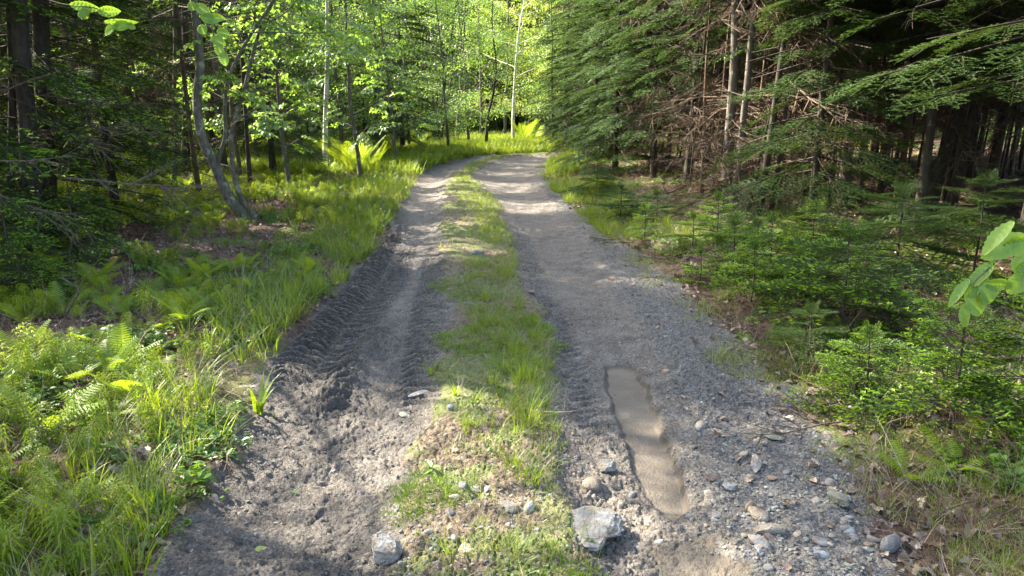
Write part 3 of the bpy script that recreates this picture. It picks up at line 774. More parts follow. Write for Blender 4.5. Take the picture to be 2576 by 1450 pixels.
# ------------------------------------------------------------------ scatter: one object whose points carry the pieces
def scatter(name, protos, pts, rot, scl, parent=None, kind='stuff', **kw):
    pts = np.asarray(pts, float); n = len(pts)
    if n == 0: return None
    me = bpy.data.meshes.new(name)
    me.vertices.add(n); me.vertices.foreach_set('co', pts.astype(np.float32).ravel())
    a = me.attributes.new('rot', 'FLOAT_VECTOR', 'POINT'); a.data.foreach_set('vector', np.asarray(rot, np.float32).ravel())
    a = me.attributes.new('scl', 'FLOAT', 'POINT'); a.data.foreach_set('value', np.asarray(scl, np.float32).ravel())
    a = me.attributes.new('idx', 'INT', 'POINT'); a.data.foreach_set('value', rng.integers(0, len(protos), n).astype(np.int32))
    o = link(name, me, parent, kind=kind, **kw)
    key = tuple(p.name for p in protos)
    if key not in NG:
        g = bpy.data.node_groups.new('carry_' + protos[0].name, 'GeometryNodeTree')
        g.interface.new_socket('Geometry', in_out='INPUT', socket_type='NodeSocketGeometry')
        g.interface.new_socket('Geometry', in_out='OUTPUT', socket_type='NodeSocketGeometry')
        gi = g.nodes.new('NodeGroupInput'); go = g.nodes.new('NodeGroupOutput')
        iop = g.nodes.new('GeometryNodeInstanceOnPoints'); jn = g.nodes.new('GeometryNodeJoinGeometry')
        for p in protos:
            oi = g.nodes.new('GeometryNodeObjectInfo'); oi.inputs['Object'].default_value = p; oi.transform_space = 'ORIGINAL'
            gt = g.nodes.new('GeometryNodeGeometryToInstance')
            g.links.new(oi.outputs['Geometry'], gt.inputs[0]); g.links.new(gt.outputs[0], jn.inputs[0])
        g.links.new(gi.outputs[0], iop.inputs['Points']); g.links.new(jn.outputs[0], iop.inputs['Instance'])
        iop.inputs['Pick Instance'].default_value = True
        for nm, ty, sock in (('rot', 'FLOAT_VECTOR', 'Rotation'), ('scl', 'FLOAT', 'Scale'), ('idx', 'INT', 'Instance Index')):
            na = g.nodes.new('GeometryNodeInputNamedAttribute'); na.data_type = ty; na.inputs['Name'].default_value = nm
            g.links.new(na.outputs[0], iop.inputs[sock])
        g.links.new(iop.outputs[0], go.inputs[0])
        NG[key] = g
    md = o.modifiers.new('pieces', 'NODES'); md.node_group = NG[key]
    return o
NG = {}
# ------------------------------------------------------------------ sunlit gaps: sprays are cut out so the sun reaches chosen ground patches
_lit = [(1040, 625, 60, 14), (1055, 660, 60, 9), (930, 715, 60, 20), (1040, 757, 40, 8), (870, 840, 45, 40), (1130, 800, 40, 10), (1180, 740, 50, 12),
        (1510, 850, 40, 12), (1490, 1020, 30, 12), (1600, 1110, 40, 12), (850, 1235, 150, 38), (740, 1100, 90, 18), (950, 1050, 60, 14), (1000, 1120, 60, 16),
        (1150, 1090, 90, 30), (1130, 1390, 240, 60), (1780, 1410, 70, 30), (360, 1010, 330, 110), (120, 1150, 230, 160), (1310, 1180, 110, 40), (1150, 1180, 120, 30),
        (1060, 445, 55, 9), (560, 560, 60, 20), (1440, 520, 50, 20), (2390, 1060, 90, 25), (2230, 500, 30, 8), (2310, 540, 40, 9), (2420, 500, 40, 8), (2500, 530, 30, 8), (1850, 600, 80, 14),
        (640, 700, 80, 12), (30, 620, 60, 10), (120, 470, 50, 10), (350, 440, 60, 8), (250, 600, 40, 8), (420, 520, 50, 10), (520, 430, 40, 7), (480, 640, 50, 10), (700, 430, 80, 12), (640, 380, 60, 6), (880, 520, 70, 16), (250, 820, 40, 14), (2200, 545, 60, 8), (2450, 545, 60, 8), (2150, 470, 60, 6), (1900, 640, 60, 12), (1700, 620, 60, 12), (1330, 365, 120, 25), (960, 400, 60, 12), (2500, 640, 50, 12), (2250, 960, 70, 20), (780, 480, 120, 20), (1230, 640, 50, 20), (1250, 560, 40, 14)]
LIT = []
for cx, cy, rx, ry in _lit:
    c = G(cx, cy); a = G(cx + rx, cy); b = G(cx, cy - ry * .9); b2 = G(cx, cy + ry * .9)
    big_ = cy > 780 and rx > 45
    LIT.append((c[0], (b[1] + b2[1]) / 2, abs(a[0] - c[0]) + .04 * big_, abs(b[1] - b2[1]) / 2 + .04 * big_, 2.1 if big_ else 1.0))
def lit(Pt, grow):
    x = Pt[:, 0] - SUN[0] / SUN[2] * Pt[:, 2]; y = Pt[:, 1] - SUN[1] / SUN[2] * Pt[:, 2]
    k = np.zeros(len(Pt), bool)
    for cx, cy, rx, ry, m_ in LIT:
        k |= ((x - cx) / (rx + grow * m_)) ** 2 + ((y - cy) / (ry + grow * m_)) ** 2 < 1
    return k
# leaf masses to be sunlit: sprays between them and the sun are cut out
SUNNY = [(at(760, 130, 14.5), 1.1), (at(880, 200, 16.8), 1.1), (at(640, 60, 11.5), .7), (at(700, 300, 13.5), .6), (at(150, 290, 9.0), .6), (at(60, 420, 8.0), .5), (at(1300, 60, 34), 3.4), (at(1150, 120, 31), 2.5), (at(1220, 160, 36), 2.6),
         (at(920, 60, 22), 1.6), (at(1040, 200, 26), 1.8), (at(500, 300, 11), .35), (at(590, 240, 11), .3), (at(1830, 220, 11.7), .15), (at(2080, 330, 10), .5), (at(2350, 260, 8), .35), (at(2480, 60, 7), .4), (at(1330, 330, 30), 2.0),
         (at(900, 360, 17.2), .9), (at(822, 250, 18), .6), (at(822, 100, 18), .6), (at(1460, 300, 20), .6), (at(1500, 100, 20), .6), (at(380, 100, 14), .7), (at(230, 120, 17), .8), (at(1400, 180, 30), 1.6), (at(600, 160, 15.5), .8), (at(2400, 800, 4.4), .25), (at(240, 20, 4.2), .25), (at(520, 70, 4.2), .25)]
def cut_for_sun(Pt, grow):
    k = np.zeros(len(Pt), bool)
    for c, r in SUNNY:
        d = Pt - c; t = d @ SUN; perp = np.linalg.norm(d - t[:, None] * SUN, axis=1)
        k |= (t > r * .8) & (perp < r + grow)
    return k
class Hang:
    """collects spray positions of one tree"""
    def __init__(s): s.d = {}
    def add(s, kind, p, yaw, pitch=0.0, roll=0.0, sc=1.0):
        s.d.setdefault(kind, []).append((p[0], p[1], p[2], roll, pitch, yaw, sc))
    def make(s, root, name='foliage', carve=True):
        org = np.array(root.location)
        k = 0
        for kind, L in s.d.items():
            A = np.array(L); Pw = A[:, :3] + org
            if carve:
                r = 0.30 if not kind.startswith('far') else .35
                ctr = Pw + np.stack([np.cos(A[:, 5]) * A[:, 6] * .5, np.sin(A[:, 5]) * A[:, 6] * .5, 0 * A[:, 6]], 1)
                keep = ~((Pw[:, 2] > 2.2) & lit(ctr, .05 + .24 * float(np.median(A[:, 6])) * (1.0 if kind[:3] == 'far' else .6)) )
                keep &= ~cut_for_sun(ctr, .2)
                A = A[keep]
            if len(A): scatter({'dead': 'bare_twigs', 'rusty': 'rusty_twigs'}.get(kind, name), PR[kind], A[:, :3], A[:, 3:6], A[:, 6], parent=root)
def thing(name, label, cat, loc, group=None):
    o = bpy.data.objects.new(name, None); COL.objects.link(o); o.location = loc; o.empty_display_size = .1
    o['label'] = label; o['category'] = cat
    if group: o['group'] = group
    return o
NOTREE = []
def conifer(x, y, Ht, r, label, lean=(0, 0), hb=2.0, Lb=1.3, kind='fir_ld', low=None, dead=10, group=None, name='fir_tree', bark='bark_dark', side=None, detail_top=4.5, seed=0, base_z=None, dz=.3):
    """trunk, bare lower twigs, then tiers of boughs. side=(angle, spread, height, kind): live boughs low down on one side"""
    q = random.Random(seed * 7 + int(x * 131) + int(y * 17))
    z0 = Hs(x, y) if base_z is None else base_z
    t = thing(name, label, 'tree', (x, y, z0 - .03), group)
    zs = np.linspace(0, Ht, 11)
    wx = np.cumsum([0] + [q.gauss(0, .018) for _ in range(10)]) * Ht / 8; wy = np.cumsum([0] + [q.gauss(0, .018) for _ in range(10)]) * Ht / 8
    path = np.stack([lean[0] * zs + wx, lean[1] * zs + wy, zs], 1)
    rad = r * (1 - zs / Ht * .85); rad[0] *= 1.35
    V, F = tube(smooth_path(path, 24), np.interp(np.linspace(0, Ht, 24), zs, rad), 8 if r > .04 else 6)
    link('trunk', tri_mesh('trunk', V, F, [M[bark]]), t)
    def tp(z): return np.array([np.interp(z, zs, path[:, 0]), np.interp(z, zs, path[:, 1]), z])
    H_ = Hang(); br = Soup()
    for k in range(dead):
        z = q.uniform(dz, max(hb, 4.4)); a = q.uniform(0, 2 * PI)
        H_.add('rusty' if q.random() < .30 else 'dead', tp(z), a, q.uniform(-.1, .45), q.uniform(-.6, .6), q.uniform(.6, 1.5))
    z = hb
    while z < Ht - .3:
        f = (z - hb) / (Ht - hb); L = Lb * (1 - f) ** .7 * q.uniform(.8, 1.1)
        n = 5
        a0 = q.uniform(0, 2 * PI)
        for k in range(n):
            a = a0 + k * 2 * PI / n + q.uniform(-.3, .3); p = tp(z + q.uniform(-.08, .08)); pit = q.uniform(.0, .3) + .15 * (1 - f)
            if z > detail_top or L < .8:
                H_.add('fir_ld' if z > detail_top else kind, p, a, pit, q.uniform(-.2, .2), max(.35, L))
            else:
                d = np.array([math.cos(a), math.sin(a), -math.tan(pit) * .7])
                V, F = tube([p, p + d * L * .5, p + d * L * .8], [.011, .008, .004], 4); br.add(V, F)
                H_.add(kind, p + d * max(0, L - .75), a, pit, q.uniform(-.2, .2), .8)
                for sg in (1, -1):
                    H_.add(kind, p + d * L * q.uniform(.2, .4), a + sg * q.uniform(.5, .9), pit, q.uniform(-.2, .2), L * q.uniform(.35, .5))
        z += (.25 if z < detail_top else .36) * q.uniform(.8, 1.25)
    if side:
        ang, spread, (za, zb), kd, Ls, step = side
        z = za
        while z < zb:
            for _ in range(2):
                a = ang + q.uniform(-spread, spread); p = tp(z); L = Ls * q.uniform(.65, 1.1); pit = q.uniform(.05, .35)
                d = np.array([math.cos(a), math.sin(a), -math.tan(pit) * .7])
                V, F = tube([p, p + d * L * .5, p + d * L * .8], [.012, .008, .004], 4); br.add(V, F)
                H_.add(kd, p + d * max(0, L - .75), a, pit, q.uniform(-.25, .25), .85)
                for sg in (1, -1):
                    H_.add(kd, p + d * L * q.uniform(.25, .6), a + sg * q.uniform(.5, .9), pit, q.uniform(-.25, .25), L * q.uniform(.35, .55))
            z += step * q.uniform(.8, 1.2)
    if br.n: link('branches', br.mesh('branches', [M[bark]]), t, kind='stuff')
    H_.make(t)
    return t
def limb(br, p, d, L, r, q, up=.1, n=5):
    pts = [np.array(p, float)]; d = nrm(np.array(d, float))
    for k in range(n):
        d = nrm(d + np.array([q.uniform(-.18, .18), q.uniform(-.18, .18), q.uniform(-.1, .16) * up * 10 * .3]))
        pts.append(pts[-1] + d * L / n)
    V, F = tube(np.array(pts), np.linspace(r, r * .3, n + 1), 5); br.add(V, F)
    return np.array(pts)
def hardwood(x, y, Ht, r, label, lean=(0, 0), hb=1.2, Lb=1.8, kind='far_green', group=None, name='maple_tree', bark='bark_grey', dens=1.0, tiers=None, sc=1.0, seed=0, path=None, topkind=None, base_z=None, carve=True):
    q = random.Random(seed * 13 + int(x * 97) + int(y * 29))
    z0 = Hs(x, y) if base_z is None else base_z
    t = thing(name, label, 'tree', (x, y, z0 - .03), group)
    if path is None:
        zs = np.linspace(0, Ht, 9)
        wx = np.cumsum([0] + [q.gauss(0, .03) for _ in range(8)]) * Ht / 6; wy = np.cumsum([0] + [q.gauss(0, .03) for _ in range(8)]) * Ht / 6
        path = np.stack([lean[0] * zs + wx, lean[1] * zs + wy, zs], 1)
    zs = path[:, 2]
    sp_ = smooth_path(path, 26)
    V, F = tube(sp_, r * (1 - np.linspace(0, 1, 26) * .85) * np.r_[1.25, np.ones(25)], 8)
    link('trunk', tri_mesh('trunk', V, F, [M[bark]]), t)
    br = Soup(); H_ = Hang()
    n = int((tiers or (Ht * 2.2)) * dens)
    for k in range(n):
        f = (k + q.random()) / n; z = hb + (Ht - hb) * f
        p = np.array([np.interp(z, zs, path[:, 0]), np.interp(z, zs, path[:, 1]), z]); a = k * 2.4 + q.uniform(-.5, .5)
        L = Lb * (1 - .55 * f) * q.uniform(.6, 1.15)
        pts = limb(br, p, (math.cos(a), math.sin(a), .35), L, max(.006, r * .28 * (1 - f * .5)), q)
        ns = max(3, int(L * 3.2 / sc))
        for j in range(ns):
            g = .25 + .75 * (j + q.random()) / ns; i = min(int(g * 5), 4); b = pts[i] + (pts[i + 1] - pts[i]) * (g * 5 - i)
            kd = kind if (topkind is None or z < 6) else topkind
            H_.add(kd, b, a + q.uniform(-1.2, 1.2), q.uniform(-.1, .4), q.uniform(-.4, .4), sc * q.uniform(.7, 1.15))
    link('branches', br.mesh('branches', [M[bark]]), t, kind='stuff')
    H_.make(t, carve=carve)
    return t

# ------------------------------------------------------------------ right: the two tall trunks and the dark stand behind them
def lean_of(bx, by, tx, ty, dist=None):
    g = G(bx, by); Y = dist or g[1]; a = at(bx, by, Y); b = at(tx, ty, Y)
    return a[0], Y, (b[0] - a[0]) / (b[2] - a[2])
RT = [ # base px, base py, upper px, py, radius, label
    (1823, 541, 1850, 0, .075, 'bark_grey', 'thickest grey spruce trunk at the right stand edge, left of a close pair', 11),
    (1843, 550, 1892, 46, .055, 'bark_grey', 'slimmer grey spruce trunk right beside the thickest, right of the close pair', 9),
    (1762, 513, 1768, 410, .03, 'bark_brown', 'thin reddish brown trunk left of the close pair of grey trunks', 5),
    (1789, 508, 1800, 400, .028, 'bark_brown', 'thin brown sapling trunk just left of the thickest grey trunk', 5),
    (1878, 556, 1896, 480, .025, 'bark_dark', 'thin dark sapling stem just right of the close pair of grey trunks', 4),
    (1904, 572, 1980, 92, .05, 'bark_dark', 'dark spruce trunk leaning right, first full trunk right of the close pair', 10),
    (1935, 575, 1990, 100, .03, 'bark_dark', 'slender dark trunk close behind a low fir bough', 8),
    (2118, 552, 2135, 380, .085, 'bark_grey', 'stout pale lichened trunk under the big hanging fir boughs', 10),
    (2160, 548, 2170, 400, .03, 'bark_dark', 'thin dark trunk just right of the stout pale lichened trunk', 8),
    (2248, 556, 2282, 347, .05, 'bark_brown', 'brown trunk with a sunlit left edge before the red leaf litter', 9),
    (2326, 566, 2437, 254, .085, 'bark_dark', 'thick dark trunk leaning right before the red leaf litter, left of two', 11),
    (2377, 571, 2436, 330, .07, 'bark_dark', 'thick dark trunk leaning right before the red leaf litter, right of two', 11),
    (2465, 556, 2507, 370, .045, 'bark_dark', 'dark trunk with pale broken twigs near the right end of the stand', 9),
    (2480, 545, 2530, 330, .028, 'bark_brown', 'thin reddish trunk with dead twigs at the right end of the stand', 7)]
for k, (bx, by, tx, ty, r, bk, lab, Ht) in enumerate(RT):
    x, y, ln = lean_of(bx, by, tx, ty)
    conifer(x, y, Ht, r, lab, (ln, 0), hb=3.6 if r > .04 else 2.8, Lb=1.1 if r > .04 else .6, dead=(46 if r > .04 else 22) if bx < 2000 else 18, dz=.3 if bx < 2000 else 1.0, bark=bk, name='spruce_tree', kind='fir_ld', seed=k)
    NOTREE.append((x, y))
# conifers with live boughs hanging over the verge
conifer(*(at(2300, 640, 9.0)[:2]), 9, .06, 'spruce with wide dark boughs hanging over the right stand', hb=2.1, Lb=2.1, kind='fir_hd', dead=8, name='spruce_tree', seed=31, detail_top=4.2)
conifer(*(at(2560, 700, 7.2)[:2]), 9, .06, 'spruce at the right border whose boughs fill the upper right corner', hb=1.9, Lb=2.0, kind='fir_hd', dead=6, name='spruce_tree', seed=32, detail_top=4.0)
conifer(*(at(2040, 560, 9.6)[:2]), 8, .05, 'young spruce with tiered boughs between the grey trunk pair and the lichened trunk', hb=.65, Lb=1.45, kind='fir_hd', dead=4, name='spruce_tree', seed=33, detail_top=4.0)
conifer(*(at(2010, 600, 11.8)[:2]), 9, .05, 'spruce behind the tiered young one with bluish boughs', hb=2.6, Lb=1.5, kind='blue_hd', dead=8, name='spruce_tree', seed=34, detail_top=4.5)
for k, (x, y) in enumerate([(6.0, 4.2), (7.4, 6.0), (7.8, 3.0), (9.2, 7.4), (9.6, 4.8), (8.2, 8.6), (11, 6.6), (11.5, 9.0), (13, 7.6), (6.4, 1.4), (10.4, 2.2), (13.4, 4.6)]):
    conifer(x, y, 9 + k % 3, .06, 'spruce outside the right border, added unseen to keep sky light off the stand', hb=1.0, Lb=2.0, kind='fir_ld', dead=3, name='spruce_tree', seed=150 + k, group='unseen spruces added outside the right border', detail_top=2)  # unseen spruces, added to block sky light from the right
# the bluish boughs beside the bend
for k, (px, Y, Ht, Lb, lab) in enumerate([
        (1545, 18.0, 9, 1.5, 'bluish green spruce at the bend with boughs down to the verge, nearest the track'),
        (1490, 21.5, 9, 1.5, 'bluish green spruce farther along the right verge behind the bend one'),
        (1640, 16.3, 9, 1.6, 'bluish spruce standing between the bend and the grey trunk pair'),
        (1470, 25.0, 10, 1.7, 'distant bluish spruce where the track disappears to the right'),
        (1580, 20.5, 10, 1.7, 'tall bluish spruce a row back from the verge at the bend'),
        (1725, 14.6, 9, 1.3, 'spruce with sparse high boughs just left of the grey trunk pair'),
        (1420, 29.0, 10, 1.6, 'farthest bluish spruce, peeping over the end of the track')]):
    p = at(px, 500, Y)
    conifer(p[0], Y, Ht, .06, lab, hb=(.45, .5, 1.3, .6, 1.0, 2.3, .8)[k], Lb=Lb, kind='blue_hd', dead=16, name='spruce_tree', seed=50 + k, detail_top=6.0)
    NOTREE.append((p[0], Y))
# the crowded young stand
def free(x, y, d):
    return all((x - a) ** 2 + (y - b) ** 2 > d * d for a, b in NOTREE)
q = random.Random(99); n = 0
BK = {'bark_dark': 'blackish', 'bark_brown': 'brown', 'bark_grey': 'grey'}
for k in range(6000):
    if n >= 245: break
    y = q.uniform(10.5, 34); x = q.uniform(1.5, 27)
    px = 1288 + x / y * 1909 * .97
    xe = _cx(min(y, 25)) + (4.4 if y > 14 else 3.7) if y < 22 else 5.5 + (y - 22) * 2.4
    if x < xe or px > 2900 or not free(x, y, .34 + .013 * y): continue
    if y > 16 and q.random() < .35: continue
    NOTREE.append((x, y)); n += 1
    big = q.random() < .3
    bk = q.choice(['bark_dark', 'bark_brown', 'bark_dark', 'bark_grey'])
    row = 'front rows' if y < 16 else 'middle rows' if y < 24 else 'back rows'
    part = 'at the bend' if px < 1620 else 'left of the grey trunk pair' if px < 1810 else 'behind the grey trunk pair' if px < 1960 else 'between grey pair and lichened trunk' if px < 2100 else 'behind the lichened trunk' if px < 2230 else 'around the brown sunlit trunk' if px < 2330 else 'behind the two thick dark trunks' if px < 2450 else 'inside the right border' if px < 2580 else 'beyond the right border'
    lab = f"{'sturdy' if big else 'slender'} {BK[bk]} spruce trunk {part}, {row} of the right stand"
    conifer(x, y, q.uniform(6, 10), q.uniform(.045, .065) if big else q.uniform(.014, .032), lab, (q.gauss(.03, .03), 0), hb=q.uniform(3.2, 4.6) if y < 20 else q.uniform(2.5, 4), Lb=q.uniform(.7, 1.2), dz=.3 if px < 2050 else 1.1, dead=(q.randint(22, 34) if y < 18 else 18) if px < 2050 else q.randint(9, 15),
            bark=bk, name='spruce_tree', group=lab + 's', seed=200 + k)

# ------------------------------------------------------------------ left: dark stand of firs and hemlocks
LT = [(79, 440, 75, 0, .10, 'bark_dark', 'thick dark fir trunk, leftmost of the big pair in the shaded left stand', 12, 8.5),
      (118, 430, 112, 0, .11, 'bark_dark', 'thick dark fir trunk, right of the big pair in the left stand', 12, 9.2),
      (30, 430, 28, 0, .05, 'bark_dark', 'slender dark trunk at the far left border of the picture', 9, 8.8),
      (438, 415, 436, 0, .045, 'bark_grey', 'straight thin grey trunk standing alone left of the leaning maple', 9, 15.0),
      (468, 372, 470, 0, .09, 'bark_dark', 'dark trunk directly behind the bent stem of the leaning maple', 11, 17.0),
      (530, 372, 545, 0, .09, 'bark_dark', 'dark trunk seen between the stems of the leaning maple', 11, 18.0)]
for k, (bx, by, tx, ty, r, bk, lab, Ht, Y) in enumerate(LT):
    a = at(bx, by, Y); b = at(tx, ty, Y)
    ln = (b[0] - a[0]) / (b[2] - a[2])
    x0 = a[0] - ln * a[2]
    conifer(x0, Y, Ht, r, lab, (ln, 0), hb=3.4, Lb=1.5, dead=20, bark=bk, seed=300 + k)
    NOTREE.append((x0, Y))
for k, (px, Y, Ht, Lb, hb, kd, lab) in enumerate([
        (130, 9.6, 9, 2.0, .8, 'fir_some', 'hemlock with broad drooping boughs in front of the big trunk pair on the left'),
        (-60, 8.4, 9, 2.1, .7, 'fir_some', 'hemlock at the left border whose boughs carry lime green tips'),
        (300, 12.5, 9, 1.9, 1.2, 'fir_hd', 'dark hemlock filling the gap between the left trunk pair and the thin grey trunk'),
        (20, 6.4, 1.3, .8, .15, 'fir_some', 'low young hemlock at the left border, knee high with lime tips'),
        (190, 7.6, 1.1, .8, .12, 'fir_some', 'small young hemlock in the shade below the drooping boughs'),
        (700, 17.0, 9, 1.9, .9, 'fir_hd', 'dark fir behind the maple leaves, left of the pale birch trunk'),
        (930, 22.5, 10, 2.0, 1.0, 'blue_hd', 'dark fir right of the pale birch, behind the tall ferns'),
        (1020, 25.0, 10, 1.9, 1.0, 'fir_hd', 'dark fir left of the many stemmed saplings'),
        (640, 21.0, 10, 2.0, 1.2, 'fir_hd', 'dark fir deep in the left stand behind the forked stem')]):
    p = at(px, 600, Y)
    conifer(p[0], Y, Ht, .07 if Ht > 3 else .015, lab, hb=hb, Lb=Lb, kind=kd, dead=4, name='hemlock_tree' if 'hemlock' in lab else 'fir_tree', seed=400 + k, detail_top=4.6)
    NOTREE.append((p[0], Y))
n = 0
for k in range(6000):
    if n >= 95: break
    y = q.uniform(9, 36); x = -q.uniform(3.5, 30)
    px = 1288 + x / y * 1909 * .97
    if x > -4.6 - .12 * max(0, y - 12) or px < -500 or not free(x, y, .75 + .02 * y): continue
    if y < 12 and x > -6.3: continue
    NOTREE.append((x, y)); n += 1
    big = q.random() < .35
    bk = q.choice(['bark_dark', 'bark_dark', 'bark_brown', 'bark_grey'])
    part = 'behind the big trunk pair' if px < 250 else 'around the lone thin grey trunk' if px < 480 else 'behind the leaning maple' if px < 700 else 'behind the pale birch'
    lab = f"{'sturdy' if big else 'slender'} {BK[bk]} fir trunk {part}, {'nearer part' if y < 18 else 'depth' if y < 27 else 'far back'} of the left stand"
    conifer(x, y, q.uniform(8, 12), q.uniform(.06, .10) if big else q.uniform(.025, .045), lab, (q.gauss(0, .02), 0), hb=q.uniform(2.6, 4.4), Lb=q.uniform(1.1, 1.7), dead=q.randint(8, 16),
            bark=bk, group=lab + 's', seed=700 + k)

# trees beside the photographer's left, partly outside the frame: their crowns shade the foreground
for k, (x, y) in enumerate([(-6.2, 3.0), (-7.6, 5.2), (-9.2, 2.0), (-8.8, 7.0), (-11, 4.5), (-6.8, 0.6), (-10.5, 7.8), (-12.5, 6.8), (-5.8, 7.2), (-9.8, 10.5), (-12, 9.8), (-14.5, 8.5), (-14, 5.5), (-8.0, 9.3), (-13, 12), (-10.8, 0.0), (-16, 11), (-7.2, 11.8), (-10.2, 13.4), (-8.4, 15.2), (-12.8, 15.6), (-6.6, 17.6), (-10.4, 18.4)]):
    hardwood(x, y, 10 + (k % 3) * 1.5, .09, 'tall maple outside the left border whose crown shades the track' if k < 17 else 'tall maple added over the left stand to shade the track', hb=3.2 if k < 17 else 4.8, Lb=3.0, kind='far_green', dens=2.3 if k < 17 else 1.7, sc=1.15, seed=900 + k, group='tall maples outside the left border' if k < 17 else 'tall maples added over the left stand for shade')  # the last maples are added so their high crowns even out the shade
# ------------------------------------------------------------------ the leaning striped maple left of the track
Y0 = 11.0
def px_path(pts, Y, n=18, jit=0.0, seed=1):
    r = random.Random(seed)
    return smooth_path([at(a, b, Y + r.uniform(-jit, jit)) for a, b in pts], n)
def crop1(pts): return [(a * .4626, b * .4626) for a, b in pts]
g0 = at(628, 556, Y0)
gz = Hs(g0[0], Y0)
t = thing('maple_tree', 'leaning grey maple with several curved stems from one foot left of the track', 'tree', (g0[0], Y0, gz - .02))
org = np.array(t.location); hz = Hang()
stems = [
    ('trunk', crop1([(1370, 1215), (1270, 1110), (1215, 1010), (1165, 890), (1110, 780), (1078, 640), (1075, 500), (1090, 350), (1075, 180), (1060, 60), (1050, -80), (1040, -300)]), .082, .045, 0),
    ('stem', crop1([(1400, 1200), (1320, 1090), (1280, 980), (1262, 860), (1257, 740), (1285, 630), (1335, 470), (1375, 300), (1420, 150), (1500, -20), (1560, -200)]), .042, .018, .12),
    ('stem', crop1([(1180, 900), (1205, 820), (1228, 730), (1225, 600), (1238, 450), (1300, 300), (1385, 160), (1470, 30), (1530, -90)]), .034, .014, -.1),
    ('stem', crop1([(1262, 690), (1310, 640), (1420, 608), (1560, 598), (1650, 560)]), .013, .005, .25),
    ('stem', crop1([(1275, 665), (1380, 640), (1480, 640), (1540, 650)]), .008, .003, .2),
    ('stem', crop1([(1335, 470), (1350, 340), (1335, 250), (1310, 200)]), .008, .003, .3),
    ('stem', crop1([(1225, 185), (1330, 182), (1480, 176), (1650, 184), (1820, 172)]), .013, .006, -.4),
    ('stem', crop1([(1385, 160), (1440, 130), (1540, 80), (1610, 10), (1660, -60)]), .014, .006, -.2),
    ('stem', crop1([(1420, 150), (1480, 200), (1540, 140), (1600, 70), (1650, -10)]), .010, .005, .3),
    ('stem', crop1([(1228, 300), (1190, 200), (1150, 80), (1120, -40)]), .010, .005, -.3)]
tipP = []
for k, (nm, pts, r0, r1, dy) in enumerate(stems):
    yy = [Y0 + dy * min(1, i / 3.) for i in range(len(pts))]
    path = smooth_path([at(a, b, Y) for (a, b), Y in zip(pts, yy)], 26) - org
    if k == 0: path[0, 2] -= .1
    V, F = tube(path, np.linspace(r0, r1, 26) * (np.r_[1.35, 1.15, np.ones(24)] if k < 2 else 1), 9 if r0 > .02 else 6)
    link(nm, tri_mesh(nm, V, F, [M['bark_maple']]), t)
    tipP.append(path)
q = random.Random(5)
for k, path in enumerate(tipP):
    lo = 18 if k < 3 else 12
    for j in range(5 if k < 3 else 4):
        i = q.randint(lo, 25)
        hz.add('maple', path[i] + np.array([q.uniform(-.25, .25), q.uniform(-.5, .5), q.uniform(-.1, .2)]) * (1 if path[i][2] > 1.6 else .5), q.uniform(0, 6.28), q.uniform(0, .5), q.uniform(-.3, .3), q.uniform(.7, 1.1))
# leaf layers of the crown, out to the right over the verge
for (px, py, Y, sx, sz, n) in [(570, 200, 10.9, .2, .12, 4), (540, 225, 10.9, .2, .08, 3), (760, 60, 11.6, .8, .3, 24), (860, 120, 12, .6, .3, 18), (660, 50, 11.3, .5, .3, 8), (600, 90, 11.3, .3, .3, 5)]:
    c = at(px, py, Y) - org
    for j in range(n):
        hz.add('maple', c + np.array([q.gauss(0, sx * .6), q.gauss(0, .4), q.gauss(0, sz * .5)]), q.uniform(0, 6.28), q.uniform(0, .5), q.uniform(-.3, .3), q.uniform(.7, 1.1))
for k in range(60):
    c = np.array([q.uniform(-2, 2.4), q.uniform(-1.6, 1.6), q.uniform(3.2, 5.5)])
    hz.add('maple', c, q.uniform(0, 6.28), q.uniform(0, .5), q.uniform(-.3, .3), q.uniform(.8, 1.3))
hz.make(t)

# ------------------------------------------------------------------ birches, maples and saplings
def site(px, py, Y): 
    p = at(px, py, Y); return p[0], Y
def path_px(pts, Y, foot):
    P_ = np.array([at(a, b, Y) for a, b in pts]); P_ = np.vstack([[P_[0][0], Y, foot - .05], P_])
    return P_ - [P_[0][0], Y, foot - .03]
x, y = site(820, 410, 18.0)
pp = path_px([(820, 400), (820, 300), (823, 200), (824, 100), (823, 0), (822, -120), (820, -300)], 18.0, Hs(x, y))
hardwood(x, y, pp[-1, 2], .075, 'pale straight birch trunk beside the tall ferns left of the track', path=pp, hb=4.0, Lb=2.0, name='birch_tree', bark='birch', kind='far_green', dens=1.2)
x, y = site(1291, 300, 31.0)
pp = path_px([(1291, 295), (1294, 230), (1296, 185), (1302, 110), (1310, 50), (1319, 0), (1330, -80)], 31.0, Hs(x, y))
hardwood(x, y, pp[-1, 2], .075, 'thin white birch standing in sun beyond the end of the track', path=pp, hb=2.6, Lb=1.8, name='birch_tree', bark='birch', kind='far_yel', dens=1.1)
x, y = site(1224, 350, 27.5)
pp = path_px([(1226, 340), (1230, 290), (1244, 230), (1250, 160), (1240, 60), (1245, -40)], 27.5, Hs(x, y))
hardwood(x, y, pp[-1, 2], .07, 'small dark maple standing alone in the grass at the outside of the bend', path=pp, hb=1.7, Lb=1.7, kind='far_green', bark='bark_dark', dens=1.3, sc=.8)
